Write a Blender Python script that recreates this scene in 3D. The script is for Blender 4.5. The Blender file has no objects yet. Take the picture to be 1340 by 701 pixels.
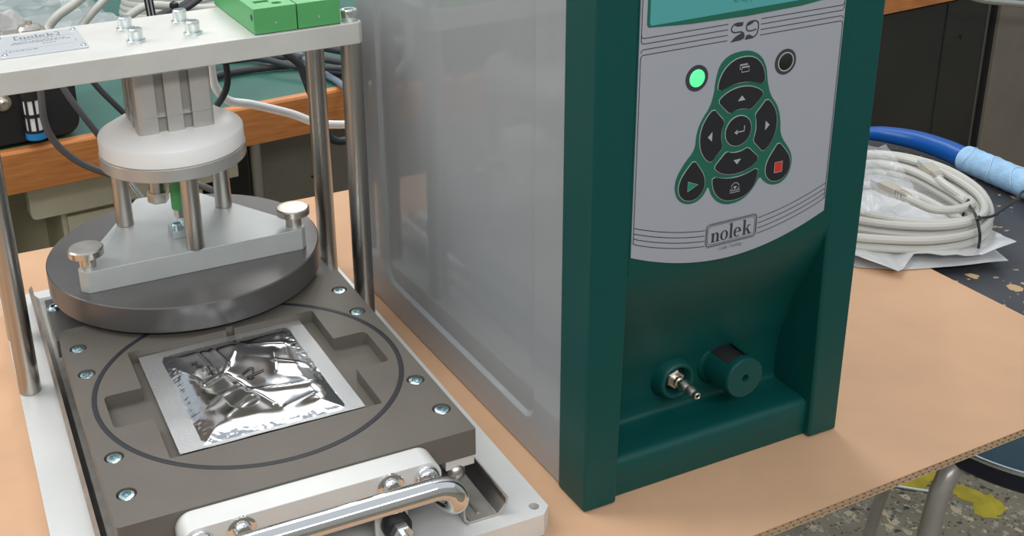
import bpy, bmesh, math, random
from mathutils import Vector, Matrix, noise
from mathutils.geometry import tessellate_polygon
rnd = random.Random(7)
S = bpy.context.scene
COL = S.collection
PI = math.pi

# ------------------------------------------------------------------ camera
cam_data = bpy.data.cameras.new('camera')
cam = bpy.data.objects.new('camera', cam_data); COL.objects.link(cam)
cam_data.sensor_width = 36.0
cam_data.lens = 40.3313
cam_data.shift_x = 0.129585
cam_data.shift_y = -0.088355
cam_data.clip_start = 0.02
cam.matrix_world = Matrix(((0.92544, 0.17674, -0.33515, -0.05592), (-0.37625, 0.32436, -0.86789, -0.69124), (-0.04468, 0.92928, 0.36667, 0.6), (0, 0, 0, 1)))
S.camera = cam
# ------------------------------------------------------------------ world, lights, exposure
w = bpy.data.worlds.new('world'); S.world = w; w.use_nodes = True
w.node_tree.nodes['Background'].inputs[0].default_value = (0.86, 0.93, 1.0, 1)
w.node_tree.nodes['Background'].inputs[1].default_value = 0.75
S.view_settings.view_transform = 'Standard'; S.view_settings.look = 'None'
S.view_settings.exposure = 0.0; S.view_settings.gamma = 1.0
S.view_settings.use_curve_mapping = False
def area(name, loc, target, sx, sy, power, color=(1, 0.97, 0.93)):
    l = bpy.data.lights.new(name, 'AREA'); l.shape = 'RECTANGLE'; l.size = sx; l.size_y = sy
    l.energy = power; l.color = color
    o = bpy.data.objects.new(name, l); COL.objects.link(o); o.location = loc
    o.rotation_euler = (Vector(target) - Vector(loc)).to_track_quat('-Z', 'Y').to_euler()
    return o
area('tube_and_fill_light', (-0.9, 0.9, 1.9), (0.0, 0.6, 0), 0.8, 2.4, 36)
area('tube_and_fill_light', (1.1, 2.2, 2.0), (0.6, 1.0, 0), 0.9, 2.4, 27)
area('tube_and_fill_light', (0.0, -1.9, 1.7), (0.3, 0.9, 0), 2.4, 0.3, 34)  # added fill from the camera side, brightens fronts and under the bench

# ------------------------------------------------------------------ materials
def nd(nt, t, **kw):
    n = nt.nodes.new(t)
    for k, v in kw.items(): setattr(n, k, v)
    return n
def mat(name, col, rough=0.5, metal=0.0, var=0.0, vscale=40, bump=0.0, bscale=200, stretch=None,
        spec=0.5, coat=0.0, alpha=1.0, trans=0.0, emit=None, estr=0.0, rvar=0.0, sub=0.0):
    m = bpy.data.materials.new(name); m.use_nodes = True
    nt = m.node_tree; b = nt.nodes['Principled BSDF']
    b.inputs['Base Color'].default_value = (*col, 1)
    b.inputs['Roughness'].default_value = rough; b.inputs['Metallic'].default_value = metal
    b.inputs['Specular IOR Level'].default_value = spec
    b.inputs['Coat Weight'].default_value = coat; b.inputs['Coat Roughness'].default_value = .06
    b.inputs['Alpha'].default_value = alpha
    b.inputs['Transmission Weight'].default_value = trans
    if sub: b.inputs['Subsurface Weight'].default_value = sub; b.inputs['Subsurface Radius'].default_value = (.01, .01, .01)
    if emit: b.inputs['Emission Color'].default_value = (*emit, 1); b.inputs['Emission Strength'].default_value = estr
    tc = nd(nt, 'ShaderNodeTexCoord'); mp = nd(nt, 'ShaderNodeMapping')
    nt.links.new(tc.outputs['Object'], mp.inputs[0])
    if stretch: mp.inputs['Scale'].default_value = stretch
    if var or rvar:
        n = nd(nt, 'ShaderNodeTexNoise'); n.inputs['Scale'].default_value = vscale; n.inputs['Detail'].default_value = 5
        nt.links.new(mp.outputs[0], n.inputs[0])
        if var:
            r = nd(nt, 'ShaderNodeValToRGB')
            r.color_ramp.elements[0].position = .3; r.color_ramp.elements[1].position = .7
            r.color_ramp.elements[0].color = (*[max(0, c * (1 - var)) for c in col], 1)
            r.color_ramp.elements[1].color = (*[min(1, c * (1 + var)) for c in col], 1)
            nt.links.new(n.outputs[0], r.inputs[0]); nt.links.new(r.outputs[0], b.inputs['Base Color'])
        if rvar:
            mr = nd(nt, 'ShaderNodeMapRange'); mr.inputs['To Min'].default_value = rough - rvar; mr.inputs['To Max'].default_value = rough + rvar
            nt.links.new(n.outputs[0], mr.inputs[0]); nt.links.new(mr.outputs[0], b.inputs['Roughness'])
    if bump:
        n2 = nd(nt, 'ShaderNodeTexNoise'); n2.inputs['Scale'].default_value = bscale; n2.inputs['Detail'].default_value = 3
        nt.links.new(mp.outputs[0], n2.inputs[0])
        bp = nd(nt, 'ShaderNodeBump'); bp.inputs['Strength'].default_value = bump; bp.inputs['Distance'].default_value = .001
        nt.links.new(n2.outputs[0], bp.inputs['Height']); nt.links.new(bp.outputs[0], b.inputs['Normal'])
    return m
M = {}
M['white_alu'] = mat('white_alu', (.66, .67, .66), .42, .25, var=.03, vscale=30, bump=.05, bscale=600)
M['alu'] = mat('alu', (.60, .60, .57), .42, .25, var=.05, vscale=25, bump=.06, bscale=500)
M['tri_alu'] = mat('tri_alu', (.52, .55, .55), .42, .35, var=.05, vscale=25, bump=.06, bscale=500)
M['jig'] = mat('jig', (.135, .122, .105), .50, .2, var=.06, vscale=18, bump=.12, bscale=900)
M['disc'] = mat('disc', (.125, .120, .118), .34, .45, var=.06, vscale=14, bump=.08, bscale=700)
M['disc_side'] = mat('disc_side', (.15, .14, .13), .3, .6, var=.15, vscale=14, stretch=(1, 1, .15))
M['steel'] = mat('steel', (.45, .43, .40), .31, 1.0, var=.22, vscale=120, stretch=(1, 1, .02), rvar=.06)
M['steel_dark'] = mat('steel_dark', (.50, .48, .45), .42, 1.0, var=.12, vscale=60, stretch=(1, 1, .05))
M['chrome'] = mat('chrome', (.78, .78, .78), .06, 1.0)
M['nickel'] = mat('nickel', (.60, .56, .50), .30, 1.0, var=.08, vscale=90)
M['zinc'] = mat('zinc', (.70, .76, .76), .22, .9, var=.06, vscale=300)
M['zinc_blue'] = mat('zinc_blue', (.60, .74, .78), .22, 1.0, var=.3, vscale=600)
M['pom'] = mat('pom', (.84, .84, .83), .38, 0, sub=.1)
M['cylinder'] = mat('cylinder', (.50, .49, .465), .38, .45, var=.06, vscale=20, bump=.05, bscale=400)
M['ring_alu'] = mat('ring_alu', (.52, .51, .49), .38, .6)
M['slot'] = mat('slot', (.34, .33, .315), .4, .4, stretch=(1, 1, .1), var=.1)  # cylinder grey made darker, shade of the grooves put into the colour
M['green_box'] = mat('green_box', (.085, .36, .12), .45, 0, var=.04, vscale=30, bump=.05, bscale=900)
M['seam'] = mat('seam', (.02, .025, .02), .6)
M['brass'] = mat('brass', (.55, .40, .20), .3, 1.0)
M['tester_green'] = mat('tester_green', (.001, .060, .054), .42, 0, spec=.32, bump=.15, bscale=1500)
M['housing'] = mat('housing', (.300, .318, .332), .42, 0, spec=.4, coat=.75)
M['panel'] = mat('panel', (.33, .345, .39), .5, 0, bump=.05, bscale=2500)
M['ink'] = mat('ink', (.035, .035, .05), .6)
M['ink_grey'] = mat('ink_grey', (.16, .16, .19), .6)
M['keypad'] = mat('keypad', (.008, .115, .075), .5)
M['button'] = mat('button', (.012, .013, .018), .45)
M['rim'] = mat('rim', (.36, .42, .38), .5)
M['symbol'] = mat('symbol', (.36, .37, .40), .5)
M['sym_red'] = mat('sym_red', (.55, .03, .02), .5)
M['sym_green'] = mat('sym_green', (.01, .22, .12), .5)
M['lcd'] = mat('lcd', (.02, .10, .10), .3, emit=(.10, .42, .42), estr=.42)
M['lcd_text'] = mat('lcd_text', (.02, .12, .12), .5)
M['led_on'] = mat('led_on', (.05, .5, .15), .3, emit=(.10, 1.0, .28), estr=1.1)
M['led_off'] = mat('led_off', (.010, .008, .010), .45)
M['black'] = mat('black', (.012, .012, .014), .45)
M['rubber'] = mat('rubber', (.030, .033, .042), .55)
M['oring'] = mat('oring', (.018, .020, .025), .5)
M['white_cable'] = mat('white_cable', (.86, .87, .87), .4)
M['grey_cable'] = mat('grey_cable', (.50, .50, .46), .45)
M['dark_cable'] = mat('dark_cable', (.035, .037, .042), .5)
M['hose'] = mat('hose', (.085, .09, .10), .45)
M['bluegrey_cable'] = mat('bluegrey_cable', (.16, .21, .27), .45)
M['foil'] = mat('foil', (.52, .535, .56), .12, 1.0, rvar=.04, vscale=60)
M['seal'] = mat('seal', (.66, .68, .70), .30, .9, bump=.5, bscale=1000)
M['pen'] = mat('pen', (.006, .006, .008), .5)
M['name_plate'] = mat('name_plate', (.56, .59, .62), .35, .4)
M['board_green'] = mat('board_green', (.035, .135, .108), .45, var=.08, vscale=12)
M['cream'] = mat('cream', (.72, .67, .50), .55, var=.06, vscale=9)
M['navy'] = mat('navy', (.008, .01, .022), .6)
M['dark_cabinet'] = mat('dark_cabinet', (.022, .021, .018), .5, var=.25, vscale=3)
M['brown_cabinet'] = mat('brown_cabinet', (.21, .19, .155), .5, var=.15, vscale=8)
M['beige'] = mat('beige', (.19, .165, .13), .6, var=.08, vscale=10, bump=.2, bscale=120)
M['wall'] = mat('wall', (.62, .62, .60), .8)
M['blue_plastic'] = mat('blue_plastic', (.0005, .075, .33), .3, spec=.35)
M['tape'] = mat('tape', (.30, .50, .72), .75, var=.15, vscale=80, bump=.5, bscale=400)
M['thread'] = mat('thread', (.55, .68, .80), .8)
M['stool_blue'] = mat('stool_blue', (.030, .105, .165), .4, var=.15, vscale=20, bump=.2, bscale=500)
M['tube_grey'] = mat('tube_grey', (.44, .42, .39), .35, .4, var=.08, vscale=20)
M['plug'] = mat('plug', (.42, .39, .33), .45)
M['blue_ring'] = mat('blue_ring', (.02, .22, .55), .4)
def clearplastic(name, tint, a):
    m = mat(name, tint, .12, 0, spec=.8, alpha=a, bump=.8, bscale=35)
    return m
M['clear_bag'] = clearplastic('clear_bag', (.75, .77, .80), .28)
M['grey_bag'] = mat('grey_bag', (.80, .81, .82), .2, .45, alpha=.95, bump=.6, bscale=45)
def wood():
    m = mat('wood', (.5, .2, .05), .38); nt = m.node_tree; b = nt.nodes['Principled BSDF']
    tc = nd(nt, 'ShaderNodeTexCoord'); mp = nd(nt, 'ShaderNodeMapping'); mp.inputs['Scale'].default_value = (2.5, 12, 30)
    n = nd(nt, 'ShaderNodeTexNoise'); n.inputs['Scale'].default_value = 6; n.inputs['Detail'].default_value = 6
    r = nd(nt, 'ShaderNodeValToRGB'); r.color_ramp.elements[0].position = .3; r.color_ramp.elements[1].position = .72
    r.color_ramp.elements[0].color = (.46, .155, .040, 1); r.color_ramp.elements[1].color = (.66, .26, .075, 1)
    L = nt.links.new; L(tc.outputs['Object'], mp.inputs[0]); L(mp.outputs[0], n.inputs[0]); L(n.outputs[0], r.inputs[0]); L(r.outputs[0], b.inputs['Base Color'])
    return m
M['wood'] = wood()
def cardboard(name, base):
    m = mat(name, base, .85, 0, var=.05, vscale=14, bump=.15, bscale=350)
    return m
M['cardboard'] = cardboard('cardboard', (.58, .355, .215))
M['card_edge'] = cardboard('card_edge', (.50, .35, .22))
def chips(name, base, cols, scale, thr, rough, extra=None):
    # speckled surface: cells of a voronoi pick out chips of other colours
    m = mat(name, base, rough); nt = m.node_tree; b = nt.nodes['Principled BSDF']; L = nt.links.new
    tc = nd(nt, 'ShaderNodeTexCoord')
    cur = None
    bn = nd(nt, 'ShaderNodeTexNoise'); bn.inputs['Scale'].default_value = 14; bn.inputs['Detail'].default_value = 6
    L(tc.outputs['Object'], bn.inputs[0])
    rr = nd(nt, 'ShaderNodeValToRGB'); rr.color_ramp.elements[0].position = .35; rr.color_ramp.elements[1].position = .65
    rr.color_ramp.elements[0].color = (*[c * .8 for c in base], 1); rr.color_ramp.elements[1].color = (*[c * 1.2 for c in base], 1)
    L(bn.outputs[0], rr.inputs[0]); cur = rr.outputs[0]
    for i, (c, sc, t) in enumerate(zip(cols, scale, thr)):
        mp = nd(nt, 'ShaderNodeMapping'); mp.inputs['Location'].default_value = (i * 3.3, i * 1.7, 0); mp.inputs['Rotation'].default_value = (0, 0, .6 * i)
        mp.inputs['Scale'].default_value = (1, 1.6 if i % 2 else .7, 1)
        nz = nd(nt, 'ShaderNodeTexNoise'); nz.inputs['Scale'].default_value = sc * 1.5; nz.inputs['Detail'].default_value = 2
        mx = nd(nt, 'ShaderNodeMixRGB'); mx.blend_type = 'ADD'; mx.inputs[0].default_value = .35 / sc * 2
        v = nd(nt, 'ShaderNodeTexVoronoi'); v.inputs['Scale'].default_value = sc
        L(tc.outputs['Object'], mp.inputs[0]); L(mp.outputs[0], nz.inputs[0]); L(mp.outputs[0], mx.inputs[1]); L(nz.outputs[1], mx.inputs[2]); L(mx.outputs[0], v.inputs['Vector'])
        sep = nd(nt, 'ShaderNodeSeparateColor'); L(v.outputs['Color'], sep.inputs[0])
        # chip size differs with the cell
        a = nd(nt, 'ShaderNodeMath', operation='MULTIPLY'); a.inputs[1].default_value = t[1]; L(sep.outputs[1], a.inputs[0])
        le = nd(nt, 'ShaderNodeMath', operation='LESS_THAN'); L(v.outputs['Distance'], le.inputs[0]); L(a.outputs[0], le.inputs[1])
        pk = nd(nt, 'ShaderNodeMath', operation='LESS_THAN'); L(sep.outputs[0], pk.inputs[0]); pk.inputs[1].default_value = t[0]
        mu = nd(nt, 'ShaderNodeMath', operation='MULTIPLY'); L(le.outputs[0], mu.inputs[0]); L(pk.outputs[0], mu.inputs[1])
        mix = nd(nt, 'ShaderNodeMixRGB'); L(mu.outputs[0], mix.inputs[0]); L(cur, mix.inputs[1]); mix.inputs[2].default_value = (*c, 1)
        cur = mix.outputs[0]
    L(cur, b.inputs['Base Color'])
    return m
M['speckled'] = chips('speckled', (.042, .044, .050), [(.50, .33, .17), (.38, .27, .16)], [62, 120], [(.20, .60), (.14, .5)], .38)
M['terrazzo'] = chips('terrazzo', (.205, .182, .130), [(.50, .41, .28), (.045, .042, .038), (.34, .33, .27), (.07, .06, .05)], [58, 66, 130, 160], [(.32, .6), (.26, .55), (.4, .6), (.3, .6)], .5)
M['paint_yellow'] = mat('paint_yellow', (.42, .34, .02), .55, var=.25, vscale=30)

# ------------------------------------------------------------------ mesh helpers
class MB:
    def __init__(s): s.bm = bmesh.new()
    def face(s, vs):
        try: return s.bm.faces.new(vs)
        except ValueError: return None
    def box(s, x0, x1, y0, y1, z0, z1):
        return s.prism([(x0, y0), (x1, y0), (x1, y1), (x0, y1)], z0, z1)
    def prism(s, poly, a, b, plane='xy', holes=(), cap0=True, cap1=True):
        # plane xy: extrude along z; xz: along y; yz: along x
        def P(q, h):
            return {'xy': (q[0], q[1], h), 'xz': (q[0], h, q[1]), 'yz': (h, q[0], q[1])}[plane]
        loops = [list(poly)] + [list(h) for h in holes]
        V0 = []; V1 = []
        for lp in loops:
            v0 = [s.bm.verts.new(P(q, a)) for q in lp]; v1 = [s.bm.verts.new(P(q, b)) for q in lp]
            V0 += v0; V1 += v1
            n = len(lp)
            for i in range(n): s.face([v0[i], v0[(i + 1) % n], v1[(i + 1) % n], v1[i]])
        if not holes:
            if cap0: s.face(V0[::-1])
            if cap1: s.face(V1)
        else:
            tris = tessellate_polygon([[Vector((q[0], q[1], 0)) for q in lp] for lp in loops])
            for t in tris:
                if cap0: s.face([V0[i] for i in t][::-1])
                if cap1: s.face([V1[i] for i in t])
        return s
    def cyl(s, p0, p1, r0, r1=None, n=32, caps=True):
        r1 = r0 if r1 is None else r1
        p0 = Vector(p0); p1 = Vector(p1); d = (p1 - p0).normalized()
        q = d.to_track_quat('Z', 'Y'); X = q @ Vector((1, 0, 0)); Y = q @ Vector((0, 1, 0))
        a = [s.bm.verts.new(p0 + (X * math.cos(t) + Y * math.sin(t)) * r0) for t in [2 * PI * i / n for i in range(n)]]
        b = [s.bm.verts.new(p1 + (X * math.cos(t) + Y * math.sin(t)) * r1) for t in [2 * PI * i / n for i in range(n)]]
        for i in range(n): s.face([a[i], a[(i + 1) % n], b[(i + 1) % n], b[i]])
        if caps: s.face(a[::-1]); s.face(b)
        return s
    def lathe(s, prof, o=(0, 0, 0), axis=(0, 0, 1), n=48, phase=0.0):
        o = Vector(o); d = Vector(axis).normalized(); q = d.to_track_quat('Z', 'Y')
        X = q @ Vector((1, 0, 0)); Y = q @ Vector((0, 1, 0)); prev = None
        for r, h in prof:
            if r < 1e-7: ring = [s.bm.verts.new(o + d * h)]
            else: ring = [s.bm.verts.new(o + d * h + (X * math.cos(t) + Y * math.sin(t)) * r) for t in [phase + 2 * PI * i / n for i in range(n)]]
            if prev is not None:
                for i in range(n):
                    j = (i + 1) % n
                    if len(prev) == 1 and len(ring) == 1: continue
                    if len(prev) == 1: s.face([prev[0], ring[i], ring[j]][::1])
                    elif len(ring) == 1: s.face([prev[i], prev[j], ring[0]])
                    else: s.face([prev[i], prev[j], ring[j], ring[i]])
            prev = ring
        return s
    def tube(s, pts, r, n=12, res=8, closed=False, smooth=True, flat=1.0, caps=True):
        P = [Vector(p) for p in pts]
        if smooth and len(P) > 2:
            Q = []; m = len(P); seg = m if closed else m - 1
            for i in range(seg):
                p1 = P[i]; p2 = P[(i + 1) % m]
                p0 = P[i - 1] if (closed or i > 0) else p1 * 2 - p2
                p3 = P[(i + 2) % m] if (closed or i + 2 < m) else p2 * 2 - p1
                for k in range(res):
                    t = k / res
                    Q.append(.5 * ((2 * p1) + (p2 - p0) * t + (2 * p0 - 5 * p1 + 4 * p2 - p3) * t * t + (3 * p1 - p0 - 3 * p2 + p3) * t ** 3))
            if not closed: Q.append(P[-1])
            P = Q
        m = len(P); rings = []; X = None
        for i in range(m):
            a = P[(i - 1) % m] if (closed or i > 0) else P[i]; b = P[(i + 1) % m] if (closed or i < m - 1) else P[i]
            T = (b - a).normalized()
            if X is None:
                up = Vector((0, 0, 1)) if abs(T.z) < .9 else Vector((1, 0, 0)); X = T.cross(up).normalized()
            X = (X - T * X.dot(T)).normalized(); Y = T.cross(X)
            rr = r(i / max(1, m - 1)) if callable(r) else r
            rings.append([s.bm.verts.new(P[i] + (X * math.cos(t) + Y * math.sin(t) * flat) * rr) for t in [2 * PI * k / n for k in range(n)]])
        for i in range(m if closed else m - 1):
            A = rings[i]; B = rings[(i + 1) % m]
            for k in range(n): s.face([A[k], A[(k + 1) % n], B[(k + 1) % n], B[k]])
        if caps and not closed: s.face(rings[0][::-1]); s.face(rings[-1])
        return s
    def grid(s, f, nu, nv, skip=None):
        V = [[s.bm.verts.new(f(i / nu, j / nv)) for j in range(nv + 1)] for i in range(nu + 1)]
        for i in range(nu):
            for j in range(nv):
                if skip and skip((i + .5) / nu, (j + .5) / nv): continue
                s.face([V[i][j], V[i + 1][j], V[i + 1][j + 1], V[i][j + 1]])
        return s
    def ribbon(s, pts, wd, y, closed=False, smooth=0):
        # flat printed stroke in the xz plane at height y
        P = [Vector((p[0], p[1])) for p in pts]
        for _ in range(smooth): P = chaikin(P, closed)
        m = len(P); L = []; R = []
        for i in range(m):
            a = P[(i - 1) % m] if (closed or i > 0) else P[i]; b = P[(i + 1) % m] if (closed or i < m - 1) else P[i]
            t = b - a
            if t.length < 1e-9: t = Vector((1, 0))
            t.normalize(); nn = Vector((-t.y, t.x)); ww = (wd(i / max(1, m - 1)) if callable(wd) else wd) / 2
            L.append(s.bm.verts.new((P[i].x + nn.x * ww, y, P[i].y + nn.y * ww))); R.append(s.bm.verts.new((P[i].x - nn.x * ww, y, P[i].y - nn.y * ww)))
        for i in range(m if closed else m - 1):
            j = (i + 1) % m; s.face([L[i], R[i], R[j], L[j]])
        return s
    def build(s, name, m, parent=None, label=None, bevel=0, seg=2, ang=35, loc=None, recalc=True, flat=False):
        bm = s.bm
        bmesh.ops.remove_doubles(bm, verts=bm.verts, dist=1e-6)
        if recalc: bmesh.ops.recalc_face_normals(bm, faces=bm.faces)
        me = bpy.data.meshes.new(name)
        for f in bm.faces: f.smooth = not flat
        ca = math.radians(ang)
        for e in bm.edges:
            if len(e.link_faces) == 2:
                if e.calc_face_angle(0) > ca: e.smooth = False
            else: e.smooth = False
        bm.to_mesh(me); bm.free()
        o = bpy.data.objects.new(name, me); COL.objects.link(o)
        me.materials.append(M[m] if isinstance(m, str) else m)
        if parent is not None: o.parent = parent
        if label: o['label'] = label
        if loc: o.location = loc
        if bevel:
            md = o.modifiers.new('bevel', 'BEVEL'); md.width = bevel; md.segments = seg; md.limit_method = 'ANGLE'
            md.angle_limit = math.radians(35); md.harden_normals = not flat
        return o
def chaikin(P, closed=True):
    out = []; n = len(P)
    if not closed: out.append(P[0])
    for i in range(n if closed else n - 1):
        a = P[i]; b = P[(i + 1) % n]
        out += [a * .75 + b * .25, a * .25 + b * .75]
    if not closed: out.append(P[-1])
    return out
def smooth_poly(pts, n=2):
    P = [Vector(p) for p in pts]
    for _ in range(n): P = chaikin(P)
    return [(p.x, p.y) for p in P]
def round_poly(pts, r, seg=5):
    out = []; n = len(pts)
    for i in range(n):
        p = Vector(pts[i]); a = Vector(pts[i - 1]); b = Vector(pts[(i + 1) % n]); rr = r[i] if isinstance(r, (list, tuple)) else r
        if rr <= 0: out.append((p.x, p.y)); continue
        u = (a - p).normalized(); v = (b - p).normalized()
        th = u.angle(v); d = min(rr / math.tan(th / 2), (a - p).length * .49, (b - p).length * .49); rad = d * math.tan(th / 2)
        c = p + (u + v).normalized() * (rad / math.sin(th / 2))
        s0 = p + u * d; s1 = p + v * d; a0 = math.atan2(*(s0 - c).yx); a1 = math.atan2(*(s1 - c).yx)
        dd = (a1 - a0 + PI) % (2 * PI) - PI
        for k in range(seg + 1): t = a0 + dd * k / seg; out.append((c.x + rad * math.cos(t), c.y + rad * math.sin(t)))
    return out
def circle(cx, cy, r, n=28): return [(cx + r * math.cos(2 * PI * i / n), cy + r * math.sin(2 * PI * i / n)) for i in range(n)]
def scale_poly(p, d):
    cx = sum(q[0] for q in p) / len(p); cy = sum(q[1] for q in p) / len(p); out = []
    for q in p:
        v = Vector((q[0] - cx, q[1] - cy)); L = v.length; out.append((cx + v.x * (L + d) / L, cy + v.y * (L + d) / L))
    return out
def tag(o, label, cat, group=None):
    o['label'] = label; o['category'] = cat
    if group: o['group'] = group
    return o
def thing(name, label, cat, loc=(0, 0, 0), rz=0, group=None):
    o = bpy.data.objects.new(name, None); COL.objects.link(o); o.location = loc; o.rotation_euler = (0, 0, rz)
    o.empty_display_size = .05
    return tag(o, label, cat, group)
def struct(o): o['kind'] = 'structure'; return o
def dup(o, parent=None, loc=None, name=None):
    c = o.copy(); COL.objects.link(c)
    if parent is not None: c.parent = parent
    if loc is not None: c.location = loc
    for ch in list(o.children):
        dup(ch, c)
    return c

# ------------------------------------------------------------------ the setting
FZ = -0.75
struct(MB().prism([(-3, -3), (4.2, -3), (4.2, 4), (-3, 4)], FZ - .05, FZ).build('floor', 'terrazzo'))
struct(MB().box(-3.1, 4.3, 4, 4.1, FZ, 1.9).build('wall_back', 'wall'))
struct(MB().box(-3.1, -3, -3, 4, FZ, 1.9).build('wall_left', 'wall'))
struct(MB().box(4.2, 4.3, -3, 4, FZ, 1.9).build('wall_right', 'wall'))
struct(MB().box(-3.1, 4.3, -3.1, -3, FZ, 1.9).build('wall_front', 'wall'))

# ------------------------------------------------------------------ work table and cardboard
CT = 0.0082                                         # cardboard thickness, its top is z = 0
t = thing('work_table', 'black speckled work table top beside and under the cardboard sheet', 'table', (0, 0, FZ))
tt = MB().prism([(-.9, -.07), (1.425, -.07), (1.19, .703), (-.9, .703)], -CT - .032 - FZ, -CT - .0004 - FZ).build('tabletop', 'speckled', t, bevel=.002)
for x, y in ((-.8, 0), (1.30, .0), (-.8, .62), (1.12, .62)):
    MB().box(x - .02, x + .02, y - .02, y + .02, 0, -CT - .032 - FZ).build('leg', 'tube_grey', t, bevel=.003)
def cb_front(x): return -.1375 + .0475 * x
cs = thing('cardboard_sheet', 'brown corrugated cardboard sheet covering the work table', 'cardboard')
outl = [(-.7, cb_front(-.7)), (.936, cb_front(.936)), (.945, .706), (-.7, .706)]
for nm, a, b in (('top_liner', -.0006, 0), ('middle_liner', -.0042, -.0038), ('bottom_liner', -CT + .0001, -CT + .0006)):
    MB().prism(outl, a, b).build(nm, 'cardboard' if nm == 'top_liner' else 'card_edge', cs)
for z0, z1, per in ((-.0038, -.0006, .0078), (-.0076, -.0042, .0074)):
    fl = MB(); n = int(1.636 / per * 6); prev = None
    for i in range(n + 1):
        x = -.7 + 1.636 * i / n; z = (z0 + z1) / 2 + (z1 - z0) / 2 * .96 * math.sin(2 * PI * x / per) ; y = cb_front(x)
        a = fl.bm.verts.new((x, y, z)); b = fl.bm.verts.new((x, y + .03, z))
        if prev: fl.face([prev[0], a, b, prev[1]])
        prev = (a, b)
    o = fl.build('corrugation', 'card_edge', cs, ang=80); o['kind'] = 'stuff'
    sm = o.modifiers.new('s', 'SOLIDIFY'); sm.thickness = .00035

# ------------------------------------------------------------------ the press fixture
fx = thing('leak_test_press', 'bench press with grey disc lid over a sliding tray between four steel posts', 'test fixture')
W, D, ZJ, ZB = .2823, .3149, .0818, .0198
bx0, bx1, by0, by1 = -.0428, .3265, -.0457, .5423
base = MB().prism([(bx0, by0), (bx1 - .0085, by0), (bx1, by0 + .0085), (bx1, by1), (bx0, by1)], .0004, ZB, holes=[circle(.3158, -.0334, .0042, 20)]).build('base_plate', 'white_alu', fx, 'thick white anodised base plate with a bolt hole in the corner', flat=True)
PX, PY = (-.0327, .3141), (.3267, .4414)
for x in PX:
    for y in PY:
        MB().lathe([(0, ZB), (.0096, ZB), (.0104, ZB + .0008), (.0104, .3160), (0, .3160)], (x, y, 0)).build('post', 'steel', fx)
TZ0, TZ = .3163, .3373
tx0, tx1, ty0, ty1 = -.0417, .3231, .3133, .4532
c = .0045
tp = MB().prism([(tx0 + c, ty0), (tx1 - c, ty0), (tx1, ty0 + c), (tx1, ty1 - c), (tx1 - c, ty1), (tx0 + c, ty1), (tx0, ty1 - c), (tx0, ty0 + c)], TZ0, TZ).build('top_plate', 'alu', fx, 'pale aluminium bridge plate on the posts', bevel=.0009)
def socket_bolt(x, y, z, rh=.0068, hh=.0108, rw=.0089, hw=.0022, parent=fx, m='zinc', s=6):
    b = MB()
    b.lathe([(0, 0), (rh - .0004, 0), (rh, .0006), (rh, hh - .001), (rh - .001, hh), (rh * .60, hh)], (x, y, z + hw), n=32)
    b.lathe([(rh * .60, hh), (rh * .58, hh - .0005), (rh * .5, hh * .45), (0, hh * .42)], (x, y, z + hw), n=s, phase=.3)
    o = b.build('cap_screw', m, parent)
    MB().lathe([(0, 0), (rw, 0), (rw, hw * .8), (rw - .0004, hw), (0, hw)], (x, y, z), n=32).build('washer', m, o)
    return o
for x in (.1141, .1678):
    for y in (.3562, .4095): socket_bolt(x, y, TZ)
for x in PX:
    for y in PY: socket_bolt(x, y, TZ, rh=.0083, hh=.0105, rw=.0086, hw=.0004)

# name plate on the bridge
npl = MB().prism(round_poly([(-.0075, .3572), (.0712, .3572), (.0705, .4385), (-.0075, .4385)], .002, 3), TZ, TZ + .0014).build('name_plate', 'name_plate', fx, 'small silver engraved name plate', bevel=.0003)
for x, y in ((-.0025, .3655), (.0672, .3650), (.0670, .4325), (-.0025, .4325)):
    MB().lathe([(.0028, 0), (.0028, .0006), (.002, .0018), (0, .0021)], (x, y, TZ + .0014), n=20).build('rivet', 'zinc', npl)
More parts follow.
